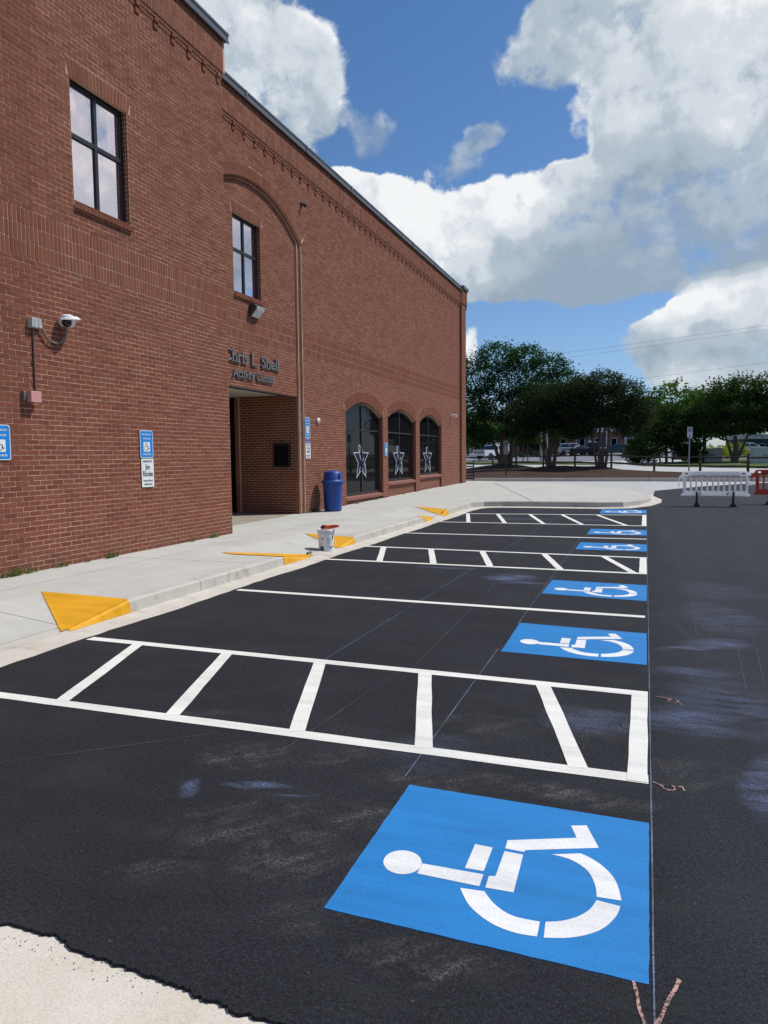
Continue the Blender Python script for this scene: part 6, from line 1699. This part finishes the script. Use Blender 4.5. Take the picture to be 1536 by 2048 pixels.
    for c in (-ax, ax):
        for sg in (-1, 1):
            o = empty('wheel', (c, sg * (w - .12), wr)); o.parent = root
            mb = MB(); mb.lathe([(wr * .62, -.11), (wr * .93, -.115), (wr, -.08), (wr, .08), (wr * .93, .115), (wr * .62, .11)], 20); q = mb.build('tyre', M_TYRE, o, smooth=True); q.rotation_euler = (pi / 2, 0, 0)
            mb = MB(); mb.lathe([(.001, -.09), (wr * .2, -.10), (wr * .62, -.085), (wr * .62, .085), (wr * .2, .10), (.001, .09)], 12); q = mb.build('rim', M_RIM, o); q.rotation_euler = (pi / 2, 0, 0)
    zl = .82 if style == 'sedan' else .98
    for sg in (-1, 1):
        mb = MB(); mb.box(-h - .012, -h + .12, sg * (w - .26) - .10, sg * (w - .26) + .12 * (1 if sg > 0 else 1), zl - .14, zl + .10); mb.build('tail_light', M_RED, root, bevel=.01)
        mb = MB(); mb.box(h - .16, h + .012, sg * (w - .28) - .14, sg * (w - .28) + .14, zl - .22, zl - .06); mb.build('headlight', M_CHROME, root, bevel=.01)
        mb = MB(); mb.box(f0 - .12, f0 + .06, sg * (w + .06) - .08, sg * (w + .06) + .08, zb, zb + .15); mb.build('mirror', m, root, bevel=.02)
    mb = MB(); mb.box(-h - .03, -h + .08, -w + .12, w - .12, z0 + .04, z0 + .24); mb.build('bumper', M_CHROME if style == 'pickup' else M_BLACK, root, bevel=.02)
    mb = MB(); mb.box(-h - .036, -h - .0305, -.16, .16, z0 + .07, z0 + .21); mb.build('licence_plate', M_PLATE, root)
    if style == 'pickup':
        mb = MB(); mb.box(-h - .008, -h + .02, -w + .25, w - .25, .70, 1.17); mb.build('tailgate', simple('grey_tailgate', (.30, .30, .31), .4), root, bevel=.01)
        mb = MB(); mb.box(-h + .10, -h + 1.9, -w + .14, w - .14, 1.2205, 1.224); mb.build('bed_liner', M_BLACK, root)
    return root
car((-18.6, 92.5, T(92.5)), radians(62), (.72, .72, .73), 'white pickup truck half hidden by the thick tree trunk', 5.7, 2.0, 1.88, 'pickup')
car((-9.9, 107, T(107)), radians(20), (.46, .47, .49), 'silver estate car with a pale roof, left of the dark cars', 4.7, 1.86, 1.66, 'suv')
car((-8.3, 104.5, T(104.5)), radians(25), (.02, .022, .03), 'dark low car in front of the silver estate car', 4.6, 1.82, 1.45, 'sedan')
car((-6.6, 109, T(109)), radians(75), (.015, .015, .018), 'black sport utility car with its tail to the street', 4.8, 1.95, 1.8, 'suv')
car((-3.9, 107.5, T(107.5)), radians(190), (.055, .075, .10), 'slate blue saloon facing the bed trees', 4.9, 1.85, 1.47, 'sedan')
car((-1.3, 101, T(101)), radians(70), (.012, .013, .02), 'navy car beside the bushy tree, tail towards the street', 4.5, 1.8, 1.5, 'suv')
car((12.9, 105, T(105)), radians(5), (.7, .7, .7), 'white car parked before the dark blue building', 4.6, 1.82, 1.45, 'sedan')

# ------------------------------------------------------------------ buildings beyond, boxes, poles
far_brick = simple('far_brick', (.20, .085, .06), .9, var=.2, scale=3)
M_TRIM = simple('white_trim', (.55, .55, .54), .6)
M_SHUT = simple('blue_shutter', (.05, .075, .12), .6)
fb = empty('low_brick_building', (-10.4, 126, T(126)), radians(20), 'low red brick building with white fascia and dark blue shutters behind the parked cars', 'building')
mb = MB(); mb.box(-10.4, 10.4, 0, 10, -.5, 3.5); mb.build('wall', far_brick, fb)
mb = MB(); mb.box(-10.9, 10.9, -.7, 10.6, 3.505, 4.15); mb.build('fascia', M_TRIM, fb)
mb = MB(); mb.prism([(-11, 4.155), (11, 4.155), (10.8, 4.35), (-10.8, 4.35)], -.6, 10.4, lambda u, v, q: (u, q if v < 5 else 4.8 + (q - 4.9) * .02, v)); mb.build('roof', simple('grey_shingle', (.11, .10, .10), .9, var=.2), fb)
for i, u in enumerate((-8.2, -5.6, -3.0, .2, 2.8, 5.6, 8.2)):
    mb = MB(); mb.box(u - .5, u + .5, -.05, .02, .9, 2.5); f = mb.build('window', M_TRIM, fb)
    mb = MB(); mb.box(u - .42, u + .42, -.065, -.052, .98, 2.42); mb.build('pane', M_GLASS, f)
    for sg in (-1, 1):
        mb = MB(); mb.box(u + sg * .75 - .22, u + sg * .75 + .22, -.06, .02, .85, 2.55); mb.build('shutter', M_SHUT, fb)
mb = MB(); mb.box(1.1, 2.0, -.04, .02, -.4, 2.2); mb.build('door', M_TRIM, fb)
for u in (-6.9, -.9, 4.2, 9.6):
    mb = MB(); mb.box(u - .09, u + .09, -.65, -.47, -.5, 3.5); mb.build('porch_post', M_TRIM, fb)
bb = empty('blue_building', (17.5, 121, T(121)), radians(12), 'dark blue flat-roofed building with pale lettering beyond the stout tree', 'building')
M_NAVY = simple('navy_cladding', (.018, .032, .085), .5)
mb = MB(); mb.box(-3.8, 7, 0, 8, -.5, 1.9); mb.build('wall', M_NAVY, bb)
mb = MB(); mb.box(-4.0, 7.2, -.2, 8.2, 1.905, 2.6); mb.build('roof', M_TRIM, bb)
mb = MB()
mb = MB(); mb.box(2.0, 3.0, -.06, .02, -.4, 1.5); mb.build('door', M_TRIM, bb)
for u in (-1.2, .4, 4.6):
    mb = MB(); mb.box(u - .5, u + .5, -.05, .02, .2, 1.2); f = mb.build('window', M_TRIM, bb); mb = MB(); mb.box(u - .42, u + .42, -.06, -.052, .27, 1.13); mb.build('pane', M_GLASS, f)
ph = empty('pale_house', (-37.5, 150, T(150)), radians(20), 'pale house with a white roof edge glimpsed at the building corner', 'building')
mb = MB(); mb.box(-6, 6, 0, 7, -.5, 4.2); mb.build('wall', simple('cream_wall', (.50, .44, .36), .8), ph)
mb = MB(); mb.prism([(-6.8, 4.205), (6.8, 4.205), (6.8, 4.6), (4.5, 7.2), (-4.5, 7.2), (-6.8, 4.6)], -.6, 7.6, lambda u, v, q: (u, q if v < 5 else 3.5 + (q - 3.5) * .05, v)); mb.build('roof', M_TRIM, ph)
for u in (-3.5, 0, 3.5):
    mb = MB(); mb.box(u - .6, u + .6, -.05, .02, 1.2, 2.8); f = mb.build('window', M_TRIM, ph); mb = MB(); mb.box(u - .5, u + .5, -.06, -.052, 1.3, 2.7); mb.build('pane', M_GLASS, f)
def cabinet(loc, rz, w, d, h, m, label, marks=()):
    root = empty('utility_box', loc, rz, label, 'utility box')
    mb = MB(); mb.box(-w, w, 0, d, -.05, h - .06); mb.build('body', m, root, bevel=.02)
    mb = MB(); mb.box(-w - .03, w + .03, -.03, d + .03, h - .058, h); mb.build('top', m, root, bevel=.015)
    for sg in (-.5, .5):
        mb = MB(); mb.box(w * sg - w * .46, w * sg + w * .46, -.022, -.002, .06, h - .12); dd = mb.build('door', m, root, bevel=.008)
        mb = MB(); mb.box(w * sg * .2 - .03, w * sg * .2 + .03, -.04, -.023, h * .45, h * .58); mb.build('handle', M_BLACK, dd)
    for (u0, u1, z0, z1) in marks:
        mb = MB(); mb.box(u0, u1, -.028, -.0225, z0, z1); mb.build('stencil_mark', M_INK, root)
cabinet((6.5, 81.0, T(81)), radians(12), .90, .8, 1.36, M_GREYP, 'grey utility box with dark stencilled marks at the fence', [(-.78, -.5, .85, 1.1), (-.74, -.62, .62, .74), (-.5, -.38, .58, .7), (-.3, -.1, .6, .72)])
cabinet((10.7, 77, T(77)), radians(10), 1.05, .9, 1.45, simple('pale_cabinet', (.60, .61, .62), .5), 'pale grey double cabinet on the grass at the photo edge')
root = empty('stone_marker', (3.6, 88.5, T(88.5)), radians(15), 'grey stone block standing in the dark foliage behind the fence', 'stone')
mb = MB(); mb.prism([(-.85, -.1), (.85, -.1), (.80, 1.5), (.5, 1.75), (-.45, 1.8), (-.8, 1.55)], -.3, .3, lambda u, v, q: (u, q, v)); mb.build('block', simple('grey_stone', (.20, .20, .21), .9, var=.3, scale=5), root, bevel=.05)
def pole(x, y, h, r, label, arm=True):
    root = empty('utility_pole', (x, y, T(y)), radians(20), label, 'utility pole')
    mb = MB(); mb.tube([(0, 0, -.3), (0, 0, h * .5), (0, 0, h)], [r, r * .85, r * .7], 10); mb.build('pole', simple('pale_pole_wood', (.30, .28, .25), .8), root, smooth=True)
    if arm:
        mb = MB(); mb.box(-1.2, 1.2, -.06, .06, h - .9, h - .74); mb.build('crossarm', M_WOOD, root)
        for u in (-1.1, -.4, .4, 1.1):
            mb = MB(); mb.lathe([(.03, 0), (.06, .05), (.05, .12), (.001, .16)], 8); q = mb.build('insulator', M_GREYM, root); q.location = (u, 0, h - .738)
pole(-11.9, 88, 4.6, .16, 'pale slim utility pole, first of two behind the splayed tree', False)
pole(-11.3, 88.6, 4.4, .16, 'pale slim utility pole, second of two behind the splayed tree', False)
root = empty('sign_frame', (-2.2, 118, T(118)), radians(20), 'white post frame standing by the end of the low brick building', 'sign frame')
for u in (-.9, .9):
    mb = MB(); mb.box(u - .08, u + .08, -.08, .08, 0, 4.0); mb.build('post', M_TRIM, root)
mb = MB(); mb.box(-.98, .98, -.08, .08, 4.002, 4.2); mb.build('beam', M_TRIM, root)
mb = MB(); mb.box(-.5, .5, -.03, .03, 2.2, 3.0); mb.build('board', M_TRIM, root)
# overhead wires
wires = [((-8.45, 99.49, 15.47), (12.07, 87.75, 15.41), 'upper thin power line crossing the low clouds'), ((-8.44, 99.44, 14.82), (12.08, 87.72, 14.95), 'second thin power line just below the upper one'), ((-1.11, 101.86, 11.69), (12.45, 89.72, 11.67), 'lone middle power line passing over the spreading tree'),
         ((-.26, 101.98, 9.4), (5.35, 98.68, 9.34), 'upper of the two low power lines between the trees'), ((.25, 102.12, 8.9), (5.24, 96.46, 8.81), 'lower of the two low power lines between the trees'), ((.36, 102.06, 7.65), (5.03, 99.48, 7.54), 'thick black cable in front of the pale distant tree')]
for i, (a, b, lab) in enumerate(wires):
    a, b = Vector(a), Vector(b); d = (b - a) / (b - a).length
    p, q = a - d * 25, b + d * (18 if i < 3 else 12)
    pts = [p + (q - p) * (k / 24) - Vector((0, 0, .5 * sin(pi * k / 24) * .25)) for k in range(25)]
    mb = MB(); mb.tube(pts, .010 if i < 5 else .035, 5); o = mb.build('power_line', simple('wire', (.05, .05, .055), .6) if i == 0 else bpy.data.materials['wire'], smooth=True); tag(o, lab, 'power line', 'overhead power lines')
